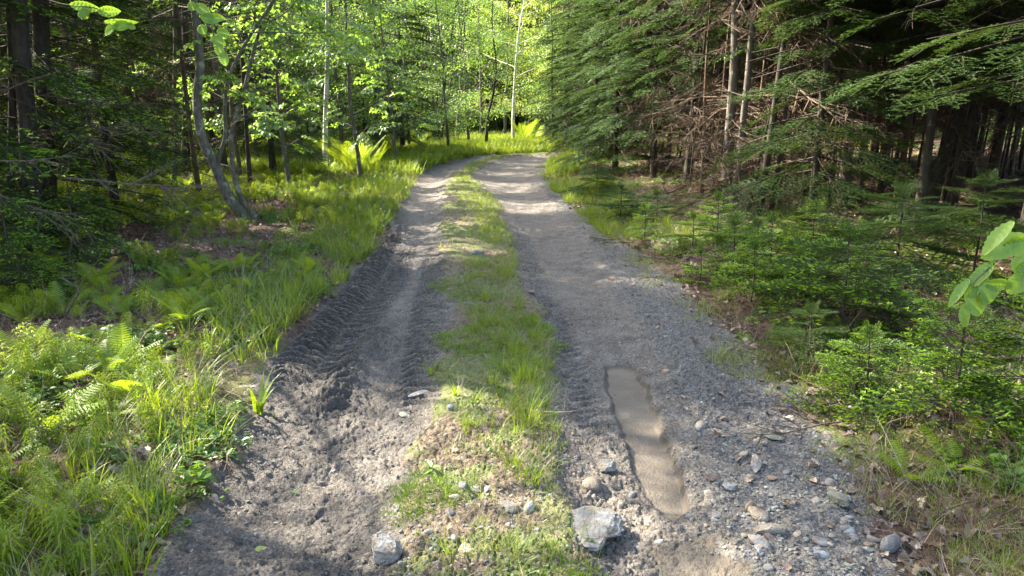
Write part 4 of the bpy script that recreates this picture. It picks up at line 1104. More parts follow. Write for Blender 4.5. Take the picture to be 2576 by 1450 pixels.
# dark multi stemmed clump (photo: five or six stems splaying right)
for k, (bx, tx) in enumerate([(1058, 1040), (1075, 1072), (1096, 1115), (1104, 1150), (1112, 1178), (1090, 1085)]):
    Y = 29 + (k % 3) * .7
    x, y = site(bx, 345, Y)
    pp = path_px([(bx, 335), (bx + (tx - bx) * .25, 240), (bx + (tx - bx) * .6, 120), (tx, 0), (tx + (tx - bx) * .5, -120)], Y, Hs(x, y))
    hardwood(x, y, pp[-1, 2], .07 - .006 * (k % 3), ['leftmost dark stem of the maple clump beyond the left verge', 'second dark stem from the left in the maple clump', 'dark stem leaning right in the middle of the maple clump',
             'dark stem leaning strongly right in the maple clump', 'rightmost dark stem of the maple clump, leaning farthest', 'thin upright stem in the middle of the maple clump'][k], path=pp, hb=1.8, Lb=1.9, kind='far_green' if k % 2 else 'far_dark', bark='bark_dark', dens=1.0, sc=.9)
# understory maples left of the track with flat layers of leaves
for k, (px, Y, Ht, Lb, kd, lab) in enumerate([
        (725, 14.5, 4.2, 1.1, 'maple', 'young maple with layered light green leaves in front of the pale birch'),
        (905, 16.4, 4.6, 1.1, 'maple', 'young maple with light leaves arching over the tall ferns'),
        (600, 15.5, 4.4, 1.4, 'maple', 'young maple with fresh leaves right behind the forked stem'),
        (380, 14.0, 4.6, 1.4, 'oval', 'young beech with fresh leaves between big trunk pair and leaning maple'),
        (230, 17.0, 5.0, 1.6, 'oval', 'young beech glowing among the dark trunks of the left stand'),
        (1000, 19.5, 4.2, 1.5, 'maple', 'low young maple spreading right of the tall ferns'),
        (650, 20.0, 6.5, 1.8, 'far_green', 'leafy maple behind the leaning maple and its young neighbours'),
        (760, 22.5, 7.0, 1.9, 'far_green', 'leafy maple showing left of the pale birch'),
        (860, 20.5, 6.5, 1.7, 'far_green', 'leafy maple showing right of the pale birch'),
        (560, 24.0, 7.5, 2.0, 'far_green', 'leafy maple deep behind the leaning maple'),
        (1000, 30.0, 8.0, 2.1, 'far_green', 'leafy maple left behind the dark stemmed clump'),
        (1130, 25.5, 5.5, 1.6, 'far_green', 'bushy maple in front of the dark stemmed clump, near the verge'),
        (1270, 34.5, 8.5, 2.2, 'far_yel', 'sunlit maple left of the white birch'),
        (1390, 29.5, 6.0, 1.6, 'far_green', 'bushy maple between white birch and track end'),
        (1180, 29.0, 6.5, 1.7, 'far_green', 'leafy maple just left of the lone dark stem'),
        (960, 21.0, 6.5, 1.8, 'far_green', 'leafy young maple behind the tall ferns'),
        (900, 24.0, 7.5, 2.0, 'far_green', 'tall leafy maple two rows behind the pale birch'),
        (1030, 26.5, 7.5, 2.0, 'far_green', 'leafy maple just left of the dark stemmed clump'),
        (1150, 31.0, 8.0, 2.2, 'far_green', 'leafy maple right behind the dark stemmed clump'),
        (1210, 33.5, 8.0, 2.2, 'far_green', 'maple with fresh leaves behind the lone dark stem'),
        (1370, 33.0, 7.5, 2.0, 'far_yel', 'sunlit yellow green maple right of the white birch'),
        (1330, 37.0, 9.0, 2.4, 'far_yel', 'tall sunlit birch crown behind the white birch'),
        (1420, 31.0, 7.0, 1.9, 'far_green', 'fresh green maple between the white birch and the bluish spruces'),
        (1450, 36.0, 9.0, 2.2, 'far_green', 'tall maple rising behind the bluish spruces'),
        (1250, 40.0, 10., 2.6, 'far_yel', 'tall sunlit maple filling the gap above the bend'),
        (840, 29.0, 9.0, 2.2, 'far_dark', 'shaded maple behind the pale birch'),
        (1180, 38.0, 10., 2.6, 'far_green', 'tall maple behind the dark stemmed clump'),
        (1090, 36.0, 10., 2.5, 'far_green', 'maple crown above the dark stemmed clump')]):
    x, y = site(px, 400, Y)
    hardwood(x, y, Ht, .022 + .006 * Ht, lab, (q.gauss(0, .05), 0), hb=.8 if Ht < 5 else .9, Lb=Lb, kind=kd, dens=1.5 if kd == 'maple' else 1.7, sc=1.0 if kd == 'maple' else .85, seed=1200 + k,
             tiers=Ht * 3.0 if kd == 'maple' else None, name='birch_tree' if 'birch crown' in lab else 'maple_tree')
# saplings: thin bare stems in the left grass
for k, (px, py, top) in enumerate([(822, 470, 400), (852, 440, 330), (930, 420, 330), (760, 470, 380), (700, 500, 400)]):
    g = G(px, py, .05)
    a = at(px, py, g[1]); b = at(px + 6, top, g[1])
    z = Hs(*g)
    V, F = tube(smooth_path([(g[0], g[1], z), (g[0] + .03, g[1], (z + b[2]) / 2), (b[0], g[1], b[2])], 8), np.linspace(.006, .003, 8), 5)
    s_ = thing('sapling', ['thin leafless stem in the left grass, ' + w for w in ('below the birch foot', 'just right of the birch foot', 'nearest the tall ferns', 'between leaning maple and birch', 'nearest the leaning maple')][k], 'sapling', (0, 0, 0), 'thin stems in the left grass')
    link('stem', tri_mesh('stem', V, F, [M['stem']]), s_)

# ------------------------------------------------------------------ the wood beyond: one mass nobody can count
far = np.random.default_rng(4)
def mass(name, n, kinds, ymin, ymax, zlo, zhi, sc, xw=1.25, xlim=None, label=None, thin=None):
    Y = far.uniform(ymin, ymax, n); X = far.uniform(-1, 1, n) * Y * xw
    if xlim: X = far.uniform(xlim[0], xlim[1], n) * Y / ymax * 1.0
    Z = zlo + (zhi - zlo) * far.random(n) ** .8
    rot = np.stack([far.uniform(-.5, .5, n), far.uniform(-.2, .6, n), far.uniform(0, 6.28, n)], 1)
    keep = ~lit(np.stack([X, Y, Z], 1), .6) & ~cut_for_sun(np.stack([X, Y, Z], 1), .5)
    if thin is not None: keep &= thin(X, Y, Z)
    return scatter(name, sum([PR[k] for k in kinds], []), np.stack([X, Y, Z], 1)[keep], rot[keep], far.uniform(.7, 1.3, n)[keep] * sc, label=label)
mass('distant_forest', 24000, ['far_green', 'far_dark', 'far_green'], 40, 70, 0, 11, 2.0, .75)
mass('distant_conifers', 8000, ['fir_ld'], 38, 50, 0, 9, 2.2, 1.0, thin=lambda X, Y, Z: np.abs(X - 1) > 9)
mass('stand_depth', 2600, ['fir_ld', 'dead', 'dead'], 22, 36, 0, 6, 1.8, 1.0, thin=lambda X, Y, Z: (X > 11) | (X < -13))
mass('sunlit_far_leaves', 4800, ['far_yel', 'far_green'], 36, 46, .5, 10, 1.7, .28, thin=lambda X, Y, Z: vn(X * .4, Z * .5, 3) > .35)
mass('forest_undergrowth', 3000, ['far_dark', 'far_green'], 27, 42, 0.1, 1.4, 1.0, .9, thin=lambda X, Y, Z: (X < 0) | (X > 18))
# trunks of the far wood
sp = Soup()
for k in range(260):
    y = far.uniform(38, 66); x = far.uniform(-.8, .8) * y; r = far.uniform(.06, .14)
    V, F = tube([(x, y, -.3), (x + far.normal(0, .15), y, 5), (x + far.normal(0, .4), y, 13)], [r, r * .8, r * .4], 6); sp.add(V, F)
link('far_trunks', sp.mesh('far_trunks', [M['bark_dark']]), kind='stuff')
# ------------------------------------------------------------------ ground cover
gr = np.random.default_rng(21)
def cloud(n, x0, x1, y0, y1, fn, fan=True):
    """n random ground points kept with probability fn(field)"""
    y = y0 + (y1 - y0) * gr.random(n) if not fan else np.exp(gr.uniform(math.log(y0), math.log(y1), n) )
    x = gr.uniform(x0, x1, n)
    vis = (np.abs(x) < y * .80 + .9)
    x, y = x[vis], y[vis]
    f = field(x, y)
    p = fn(x, y, f)
    k = gr.random(len(x)) < p
    return x[k], y[k], {a: (b[k] if not isinstance(b, list) else [c[k] for c in b]) for a, b in f.items()}
def spread(name, kind, x, y, f, sc, tilt=.12, sink=0.0, label=None, yaw=True):
    n = len(x)
    rot = np.stack([gr.normal(0, tilt, n), gr.normal(0, tilt, n), gr.uniform(0, 6.28, n)], 1)
    scatter(name, PR[kind] if isinstance(kind, str) else sum([PR[k] for k in kind], []), np.stack([x, y, f['h'] - sink], 1), rot, sc * np.ones(n), label=label)
# long grass along the left edge of the track and at the bend
def f_(x, y, f):
    o = f['outL']
    edge = (1 - sm(.0, .8 + .05 * y, o)) * (f['U'] < f['e'][0] - .06 + .006 * y) * sm(.32, .55, fbm(x * 1.6, y * 1.6, 81) + .12)
    return edge * np.where(y < 5, .13, .36)
x, y, f = cloud(60000, -8, 0.5, 2.2, 26, f_); spread('verge_grass', 'grass', x, y, f, gr.uniform(.55, 1.15, len(x)) * (1 + .01 * y), .2)
# strip between the wheel tracks
def f_(x, y, f):
    e = f['e']; w_ = e[2] - e[1]; t = (f['U'] - e[1]) / w_
    cl = fbm(x * 2.2, y * 1.2, 83)
    return ((t > .3) & (t < 1.02)) * sm(.50, .66, cl + .13 * np.exp(-((t - .8) / .14) ** 2) + .16 * sm(10, 14, y)) * np.where(y < 3.4, .04, np.where(y < 4.2, .16, .36)) * ~((x > -.2) & (y < 3.5))
x, y, f = cloud(30000, -2.5, 2, 2.2, 24, f_); spread('strip_grass', 'grass', x, y, f, gr.uniform(.25, .62, len(x)), .3)
def f_(x, y, f): return f['strip'] * sm(.42, .68, fbm(x * 3, y * 3, 85)) * np.where(y < 3.3, .06, np.where(y < 4, .16, .32 + .5 * sm(10, 14, y))) * (.25 + .75 * sm(.35, .6, (f['U'] - f['e'][1]) / (f['e'][2] - f['e'][1])))
x, y, f = cloud(52000, -3, 2.5, 2.2, 26, f_); spread('strip_short_grass', ['grass_short', 'grass_dry', 'tiny', 'grass_dry'], x, y, f, gr.uniform(.5, 1.0, len(x)), .2)
def f_(x, y, f): return f['strip'] * sm(.5, .62, fbm(x * 2.3 + 4, y * 2.3, 86)) * (y < 8) + (f['outR'] > .05) * (f['outR'] < 3.5) * sm(.60, .68, fbm(x * .9 + 1, y * .9, 72)) * (x > 0)
x, y, f = cloud(60000, -2, 9, 2.3, 14, f_); spread('moss_cushions', 'moss', x, y, f, gr.uniform(.6, 1.4, len(x)), .1)
# right verge: thin pale grass among the leaves
def f_(x, y, f):
    o = f['outR']
    return (f['U'] > f['e'][4] - .25) * (1 - sm(.7, 2.2, o)) * sm(.45, .66, fbm(x * 1.5, y * 1.5, 87)) * .5
x, y, f = cloud(40000, 0, 7, 2.2, 24, f_); spread('verge_dry_grass', ['grass_dry', 'grass_short', 'grass_dry'], x, y, f, gr.uniform(.5, 1.1, len(x)), .3)
def f_(x, y, f):
    o = f['outR']
    return (f['U'] > f['e'][4] - .1) * (1 - sm(.4, 1.1 + .02 * y, o)) * sm(8, 10.5, y) * sm(.38, .55, fbm(x * 1.2, y * 1.2, 88)) * .8
x, y, f = cloud(30000, 0, 9, 7, 27, f_); spread('verge_tall_grass', 'grass', x, y, f, gr.uniform(.5, 1.0, len(x)), .2)
# horsetails over the left forest floor
def f_(x, y, f):
    o = f['outL']
    return (f['U'] < f['e'][0] - .06) * sm(.05, .6, o) * (1 - .7 * sm(3.5 + .1 * y, 7 + .1 * y, o)) * sm(.46, .60, fbm(x * 1.9, y * 1.9, 89) + .08 * sm(9, 13, y) - .09 * sm(1.0, 2.4, o) * (y < 11)) * (.20 + .26 * sm(8, 13, y))
x, y, f = cloud(30000, -14, -.5, 2.2, 27, f_); spread('horsetail_carpet', 'horse', x, y, f, .45 + .75 * gr.random(len(x)) ** 1.5, .22)
def f_(x, y, f):
    o = f['outL']
    return (f['U'] < f['e'][0] - .3) * sm(.46, .6, fbm(x * 1.1 + 9, y * 1.1, 90)) * (1 - sm(3, 6 + .2 * y, o)) * .13
x, y, f = cloud(16000, -9, -.5, 2.4, 18, f_); spread('fern_carpet', 'fern', x, y, f, .35 + .5 * gr.random(len(x)), .2)
def f_(x, y, f):
    o = f['outL'] + f['outR']
    return (f['road'] < .3) * sm(.46, .60, fbm(x * 1.4, y * 1.4, 91)) * (1 - sm(3, 6, o)) * np.where(x > 0, .75 * sm(.2, .7, o), .8)
x, y, f = cloud(40000, -9, 7, 2.2, 20, f_); spread('low_herbs', ['herb', 'tiny', 'herb'], x, y, f, gr.uniform(.6, 1.2, len(x)), .2)
# grass beyond: meadow at the bend
def f_(x, y, f): return (f['road'] < .35) * (f['outL'] < 9) * sm(16, 20, y) * np.where(f['U'] > 0, f['outR'] < .7, True) * .9
x, y, f = cloud(34000, -10, 14, 16, 38, f_, False); spread('meadow_grass', ['grass_far', 'horse'], x, y, f, gr.uniform(.7, 1.35, len(x)), .15)
def f_(x, y, f): return (f['road'] < .3) * (f['outL'] + f['outR'] < 3) * .22 + f['strip'] * .06
x, y, f = cloud(30000, -7, 6, 2.2, 16, f_); spread('dry_stalks', 'stalk', x, y, f, gr.uniform(.4, 1.2, len(x)), .7)
# fallen leaves
def f_(x, y, f):
    off = (f['road'] < .4) * 1.0
    return off * (.35 + .65 * sm(.3, .6, fbm(x * 1.2, y * 1.2, 93))) * 1.3 + f['verge'] * .06 * (x > 0) + .5 * (f['outR'] < .6) * (f['U'] > f['e'][4] - .12) * (y < 10) + f['strip'] * .015
x, y, f = cloud(50000, -12, 12, 2.2, 18, f_); spread('fallen_leaf_litter', 'deadleaf', x, y, f, gr.uniform(.35, .85, len(x)), .35, -.002)
# gravel on the right shoulder and loose crumbs everywhere on the track
def f_(x, y, f):
    e = f['e']
    g_ = 1.0 * f['verge'] * (1 - sm(6, 11, y) * .7) + .10 * f['road'] + f['strip'] * .35 * (y < 3.4) + .8 * (f['road']) * np.exp(-((f['U'] - e[3] - .05) / .10) ** 2)
    return g_ * (1 - f['silt']) * (.45 + .55 * sm(.35, .6, fbm(x * 3, y * 3, 95)))
x, y, f = cloud(120000, -2.2, 3.4, 2.1, 15, f_)
s = .008 + .022 * gr.random(len(x)) ** 2.0; spread('gravel', 'gravel', x, y, f, s * (1 + .02 * y), .4, .001)
def f_(x, y, f): return f['road'] * (.10 + .5 * f['wet'] + .3 * f['strip']) * (1 - .6 * f['silt'])
x, y, f = cloud(40000, -2.4, 2.6, 2.1, 13, f_)
s = .005 + .016 * gr.random(len(x)) ** 2.5; spread('mud_crumbs', 'clod', x, y, f, s * (1 + .02 * y), .5)
# twigs lying on the forest floor
def f_(x, y, f): return (f['road'] < .3) * np.where(x > 0, .8, .35)
x, y, f = cloud(2600, -10, 12, 2.6, 20, f_); spread('fallen_twigs', 'dead', x, y, f, gr.uniform(.25, .8, len(x)), .12, -.015)

# ------------------------------------------------------------------ single plants one can point to
def plant(name, proto, label, cat, px, py, sc=1.0, yaw=0.0, group=None, z=None):
    g = G(px, py, .02); x, y = g
    o = link(name, proto.data, None, (x, y, Hs(x, y) - .01), label, cat, group); o.rotation_euler = (0, 0, yaw); o.scale = (sc,) * 3
    return o
big_fern = [P(fern(300 + k, 9, .95, .17, 30, .4, 3), 'tall_fern', ['fern', 'gstem']) for k in range(3)]
for k, (px, py, Y, sc, lab) in enumerate([(872, 0, 17.2, 1.05, 'tall light green fern clump right beside the pale birch'), (905, 0, 17.0, .95, 'tall fern clump, middle of the three beside the birch'), (935, 0, 17.4, .85, 'tall fern clump, rightmost of the three beside the birch'),
        (850, 0, 18.4, .95, 'tall fern clump half hidden behind the birch trunk'), (1052, 0, 27, .95, 'distant fern clump in front of the dark stemmed maple clump'), (1318, 0, 30.5, 1.35, 'sunlit yellow green fern clump beyond the end of the track'), (1345, 0, 31.5, 1.1, 'smaller sunlit fern right of the big one beyond the track')]):
    p = at(px, 400, Y)
    o = link('fern', big_fern[k % 3].data, None, (p[0], Y, Hs(p[0], Y)), lab, 'fern', 'tall ferns beyond the verge'); o.scale = (sc,) * 3; o.rotation_euler = (0, 0, k * 1.1)
for k, (px, py, sc, lab) in enumerate([(330, 1000, 1.0, 'sunlit fern in the left foreground beside bright grass blades'), (180, 990, .9, 'sunlit fern left of the one beside the bright grass'), (265, 1060, .8, 'low fern in front of the two sunlit ones'),
        (120, 1090, 1.0, 'pale fern near the left border in the foreground'), (60, 900, .9, 'fern in half shade at the left border below the bent dry stick'), (2400, 1180, .7, 'small fern under the young fir at the right border'), (2290, 1190, .6, 'tiny fern left of the one under the young fir'), (2480, 1130, .6, 'small bright fern at the right border in the dry grass'),
        (2085, 880, .7, 'small fern in front of the dark low fir on the right'), (1960, 880, .7, 'bright seedling fern at the edge of the right gravel'), (480, 820, .8, 'fern in the shaded carpet left of the wet wheel track'), (240, 720, 1.1, 'fern beside the bent dry stick')]):
    plant('fern', PR['fern'][k % 3], lab, 'fern', px, py, sc, k * 1.7, 'small ferns')
lp = P(herb(400, 6, .11, 'oval', .10), 'broad_leaf_plant', ['herb', 'gstem'])
lp2 = P(grass_tuft(401, 7, .015, .17, .016, .7, 0, .3), 'strap_leaf_plant', ['grass', 'grass_yel'])
for k, (px, py, pr, sc, lab) in enumerate([(1085, 935, lp2, .75, 'small strap leaved plant standing alone in the left wheel track'), (1148, 1000, lp2, .7, 'strap leaved seedling at the left side of the grass strip'), (1190, 1020, lp2, .75, 'arching seedling right beside another on the grass strip'),
        (650, 1025, lp2, 1.4, 'large bluish grass tuft alone at the mud edge of the left wheel track'), (690, 1030, lp2, .4, 'tiny shoot in the mud beside the large bluish tuft'), (258, 1160, lp, 1.2, 'plant with a long broad grey green leaf in the left foreground'), (420, 900, lp, .8, 'leafy plant among grass on the left verge'),
        (1085, 1200, lp, .45, 'small rosette with rounded leaves on the grass strip'), (240, 1330, lp, .7, 'broad leaved plant in the lower left corner'), (1720, 980, lp, .2, 'tiny seedling beside the silt pan')]):
    plant('wild_plant', pr, lab, 'plant', px, py, sc, k * 1.3)
tall_tuft = [P(grass_tuft(410 + k, 60, .10, .30, .007, .75, .08), 'tall_grass_clump', ['grass', 'grass_yel']) for k in range(2)]
for k, (px, py, sc, lab) in enumerate([(1320, 960, .62, 'tall dark green grass clump on the strip, top of the row of three'), (1345, 1040, .6, 'tall grass clump on the strip, middle of the row of three'), (1330, 1075, .55, 'tall grass clump on the strip, lowest of the row of three'), (1290, 880, .45, 'grass clump on the strip above the tall row'),
        (1330, 1220, .5, 'bright sunlit grass clump hanging over the strip above the big pale slab'), (1290, 1180, .42, 'bright grass clump just left of the overhanging one'), (1390, 1400, .3, 'sunlit grass clump left of the big pale slab'), (1290, 1400, .4, 'short upright grass clump at the bottom of the strip'),
        (1240, 610, .7, 'grass clump on the far part of the strip'), (1225, 760, .6, 'grass clump halfway along the strip'), (470, 1010, 1.0, 'sunlit yellow green grass clump in the left foreground'), (370, 1030, .9, 'sunlit grass clump behind the broad grey leaf'), (730, 820, .8, 'grass clump overhanging the wet tyre tread'), (850, 700, .8, 'grass clump at the left edge above the tyre tread')]):
    plant('grass_clump', tall_tuft[k % 2], lab, 'grass clump', px, py, sc, k * 2.1, 'grass clumps along the track')

# young firs
def young_fir(px, py, Ht, Lb, label, kind='fir_tips', hb=.15, seed=0, step=.13, Y=None):
    g = G(px, py, .05) if Y is None else at(px, py, Y)[:2]
    x, y = g[0], g[1]; q = random.Random(seed)
    t = thing('young_fir', label, 'fir', (x, y, Hs(x, y) - .02))
    r = .006 + .006 * Ht
    V, F = tube([(0, 0, 0), (.01, 0, Ht * .5), (.0, .01, Ht * .97)], [r, r * .7, r * .3], 6)
    link('trunk', tri_mesh('trunk', V, F, [M['bark_dark']]), t)
    hg = Hang(); z = hb
    while z < Ht:
        f = (z - hb) / (Ht - hb); L = Lb * (1 - f) ** .65 * q.uniform(.85, 1.1) + .06
        a0 = q.uniform(0, 6.28); n = 5
        for k in range(n):
            hg.add(kind, (0, 0, z + q.uniform(-.05, .05) * Ht), a0 + k * 2 * PI / n + q.uniform(-.4, .4), q.uniform(-.22, .30) - .25 * f, q.uniform(-.15, .15), L)
        z += step * q.uniform(.8, 1.2) * (1 - .45 * f)
    for k in range(3): hg.add(kind, (0, 0, Ht * .88), k * 2.1, -1.25, 0, .16 * Ht + .06)
    hg.make(t, carve=False)
    return t
for k, a in enumerate([
        (2385, 1085, .78, .42, 'bushy young fir with lime green tips in the lower right foreground', 'fir_tips', .18),
        (2570, 1110, .85, .42, 'young fir with lime tips cut by the right border of the picture', 'fir_tips', .2),
        (2110, 850, .8, .66, 'dark low fir with flat spreading boughs between gravel and stand', 'fir_some', .25),
        (1890, 750, .5, .42, 'small fir with many bright tips beside the right gravel edge', 'fir_tips', .1),
        (1930, 720, .6, .5, 'small bright tipped fir behind the one at the gravel edge', 'fir_tips', .12),
        (2030, 735, .75, .55, 'small dark fir between the bright tipped firs and the low spreading one', 'fir_some', .15),
        (2240, 760, .95, .8, 'shaded fir with drooping boughs in front of the dark trunks', 'fir_hd', .45),
        (2440, 730, .95, .7, 'shaded fir with dim boughs left of the hanging beech leaves', 'fir_hd', .45),
        (1560, 545, .5, .6, 'low bluish fir creeping over the right verge', 'blue_hd', .08),
        (1500, 490, .6, .6, 'low bluish fir at the foot of the spruces by the bend', 'blue_hd', .08),
        (1650, 560, .45, .5, 'low fir seedling between moss and the dark dead twigs', 'blue_hd', .08),
        (2150, 980, .35, .28, 'ankle high fir seedling in the leaves below the low spreading fir', 'fir_tips', .06),
        (1760, 700, .35, .3, 'ankle high fir seedling with bright tips above the moss', 'fir_tips', .06),
        (60, 760, .5, .5, 'low hemlock seedling on the dark left forest floor', 'fir_some', .08)]):
    young_fir(*a[:5], kind=a[5], hb=a[6], seed=500 + k)

q = random.Random(61)
for k, (px, py) in enumerate([(2000, 760), (1840, 690), (1740, 630), (1900, 660), (2010, 670), (2150, 800), (1800, 620), (2180, 700), (1620, 600), (2530, 780), (2230, 840), (2030, 900), (2170, 1010)]):
    kd = ['fir_tips', 'fir_some', 'fir_tips', 'fir_hd'][k % 4]
    where = 'behind the bushy lower right fir' if px > 2300 else 'near the low spreading dark fir' if px > 2020 and py > 780 else 'below the grey trunk pair' if 1750 < px < 1930 else 'along the mossy right verge' if px <= 1750 else 'between gravel and dark stand'
    young_fir(px, py, q.uniform(.28, .6), q.uniform(.28, .48), ('bright tipped' if kd == 'fir_tips' else 'dark' if kd == 'fir_hd' else 'dull green') + ' fir seedling ' + where, kd, .05, 700 + k)['group'] = 'fir seedlings of the right bank'
# stones
M['slab_grey'] = stone_mat('pale_grey_slab', (0.16, 0.16, 0.155), (0.25, 0.25, 0.24), .85, 9)
def stone(px, py, w, label, mt, flat=.4, ang=.6, seed=0, asp=None, sub=4, sink=.35, group=None, yaw=None, name='stone'):
    g = G(px, py, -.02); x, y = g
    zc = math.hypot(x, y, CAM_H) 
    sz = w / 1909. * (y * CP + CAM_H * SP)
    V, F = stone_arrays(seed, flat, ang, sub)
    if asp: V = V * [1, asp, 1]
    if 'slab' in label and w > 100:
        th = np.arctan2(V[:, 1], V[:, 0]); V = V * np.stack([1 + .16 * np.sin(2 * th + .6) + .10 * np.sin(3 * th + 2) + .05 * np.sin(7 * th)] * 2 + [np.ones(len(V))], 1)
    V = V * sz * (1.6 if 'slab' in label and w > 100 else 1.3)
    z = Hs(x, y) - V[:, 2].min() * (1 - 2 * sink)
    o = link(name, tri_mesh(name, V, F, [M[mt]], smooth=ang < .5), None, (x, y, z), label, 'stone', group)
    o.rotation_euler = (0, 0, yaw if yaw is not None else seed * 1.7)
    return o
ST = [(1466, 1336, 136, 'big pale flat slab sunk in the track between strip and right wheel track', 'slab_grey', .17, .75, 1.15, .44),
      (968, 1415, 88, 'white angular rock standing proud at the bottom of the strip', 'stone_white', .75, .9, .8, .2),
      (1525, 1172, 52, 'rough grey rock with a dark hollow beside the right wheel track', 'stone_grey', .75, .8, .9, .3),
      (1490, 1218, 50, 'earth brown boulder half buried below the rough grey rock', 'mud_clod', .5, .3, 1.2, .45),
      (1283, 1308, 54, 'blue grey heart shaped stone on the strip', 'stone_blue', .4, .7, .8, .35),
      (1333, 1312, 40, 'rounded grey stone right beside the heart shaped one', 'stone_blue', .45, .1, .7, .3),
      (1209, 1266, 46, 'flat pale stone above the heart shaped one', 'stone_white', .3, .3, .6, .3),
      (1165, 1262, 28, 'small grey stone left of the flat pale one', 'stone_grey', .5, .2, .8, .3),
      (1145, 1285, 22, 'small cream pebble on the strip', 'stone_tan', .5, .1, .7, .3),
      (1172, 1412, 46, 'squarish tan stone at the bottom of the strip', 'stone_tan', .35, .8, 1.0, .4),
      (1080, 1367, 22, 'white pebble upper left of the squarish tan stone', 'stone_white', .6, .2, .8, .25),
      (1142, 1390, 22, 'pale pebble left of the squarish tan stone', 'stone_white', .5, .2, .7, .3),
      (1593, 1228, 20, 'lone round grey pebble left of the silt pan', 'stone_grey', .8, .1, .9, .2),
      (1017, 1040, 40, 'flat grey slate flake at the edge of the left wheel track', 'stone_green', .14, .8, .6, .1),
      (1055, 990, 52, 'pale green slate flake above the flat grey one', 'stone_white', .14, .8, .45, .1),
      (1135, 1060, 16, 'round grey pebble right of the slate flakes', 'stone_blue', .7, .1, .9, .2),
      (1204, 650, 34, 'half buried stone in the middle of the far strip', 'stone_grey', .35, .3, .6, .35),
      (1180, 783, 24, 'half buried pale stone on the strip farther down', 'stone_blue', .35, .3, .6, .35),
      (1900, 1183, 78, 'white flat stone on the right gravel', 'stone_white', .18, .8, .5, .2),
      (1837, 1238, 34, 'upright angular pale stone left of the white flat one', 'stone_white', .5, .9, 1.2, .25),
      (2112, 1270, 74, 'green grey slate slab, largest on the right gravel', 'stone_green', .3, .8, .7, .25),
      (1938, 1346, 66, 'tan flat stone on the right gravel', 'stone_tan', .35, .6, .6, .3),
      (1905, 1305, 56, 'cream stone above the tan flat one', 'stone_tan', .4, .6, .7, .25),
      (1888, 1290, 24, 'round rust brown pebble beside the cream stone', 'stone_rust', .7, .0, .9, .2),
      (1912, 1378, 62, 'grey flat stone in the silt below the tan one', 'stone_grey', .25, .4, .7, .35),
      (2240, 1368, 62, 'rounded grey stone near the lower right grass', 'stone_grey', .55, .1, .6, .25),
      (2195, 1352, 32, 'grey stone left of the rounded grey one', 'stone_grey', .5, .5, .7, .25),
      (2085, 1218, 38, 'flat pale flake above the green grey slab', 'stone_white', .2, .8, .6, .2),
      (1940, 1115, 46, 'pale slate flake in the upper part of the gravel', 'stone_green', .25, .8, .6, .15),
      (1760, 1085, 40, 'brown lump of earth and stone right of the silt pan', 'stone_tan', .4, .2, .8, .35),
      (2060, 1400, 40, 'bluish stone near the bottom of the gravel', 'stone_blue', .4, .5, .8, .3),
      (600, 1405, 26, 'dark chip of rock casting a shadow in the near mud', 'mud_clod', .5, .9, .7, .2)]
for k, s in enumerate(ST):
    stone(s[0], s[1], s[2], s[3], s[4], s[5], s[6], 600 + k, s[7], sink=s[8], yaw=(0.35 if k == 0 else 2.6 if k == 1 else None))
q = random.Random(8)
zones = [('among the near right gravel', 1640, 2330, 1290, 1450, 110, 16, 44), ('on the gravel beside the silt pan', 1720, 2080, 1080, 1290, 60, 12, 34), ('along the far right shoulder', 1480, 1760, 660, 1000, 34, 10, 26), ('on the near end of the strip', 950, 1450, 1270, 1450, 44, 8, 26), ('at the strip beside the wheel track', 1020, 1400, 1050, 1270, 14, 8, 18)]
words_ = {'stone_grey': 'grey', 'stone_blue': 'bluish', 'stone_tan': 'tan', 'stone_rust': 'rusty', 'stone_white': 'pale', 'stone_green': 'greenish'}
protoS = {}
for zn, x0, x1, y0, y1, cnt, w0, w1 in zones:
    for k in range(cnt):
        px = q.uniform(x0, x1); py = q.uniform(y0, y1)
        if zn.startswith('among') and px < 1800 + (1450 - py) * -.2 and q.random() < .85: continue
        g = G(px, py); f = field(np.array([g[0]]), np.array([g[1]]))
        if f['silt'][0] > .3: continue
        if zn.startswith('along') and abs(f['U'][0] - f['e'][3][0] - .1) > .3: continue
        mt = q.choice(['stone_grey', 'stone_grey', 'stone_blue', 'stone_tan', 'stone_green', 'stone_white', 'stone_grey', 'stone_rust' if q.random() < .3 else 'stone_tan'])
        kk = q.randint(0, 9); key = (kk, mt)
        rounded = kk >= 8
        if key not in protoS:
            V, F = stone_arrays(800 + kk, .5 if rounded else .32, .1 if rounded else .8, 2)
            protoS[key] = tri_mesh('stone', V, F, [M[mt]], smooth=rounded)
        w_ = w0 + (w1 - w0) * q.random() ** 2
        size_ = 'fist sized' if w_ > .62 * w1 else 'small'; zn2 = zn + (', left half' if px < (x0 + x1) / 2 else ', right half')
        sz = w_ / 1909. * (g[1] * CP + CAM_H * SP)
        o = link('stone', protoS[key], None, (g[0], g[1], f['h'][0] + sz * .02), f"{size_} {'rounded' if rounded else 'angular'} {words_[mt]} stone {zn2}", 'stone', f"{size_} {'rounded' if rounded else 'angular'} {words_[mt]} stones {zn2}")
        o.scale = (sz,) * 3; o.rotation_euler = (q.gauss(0, .2), q.gauss(0, .2), q.uniform(0, 6.28))

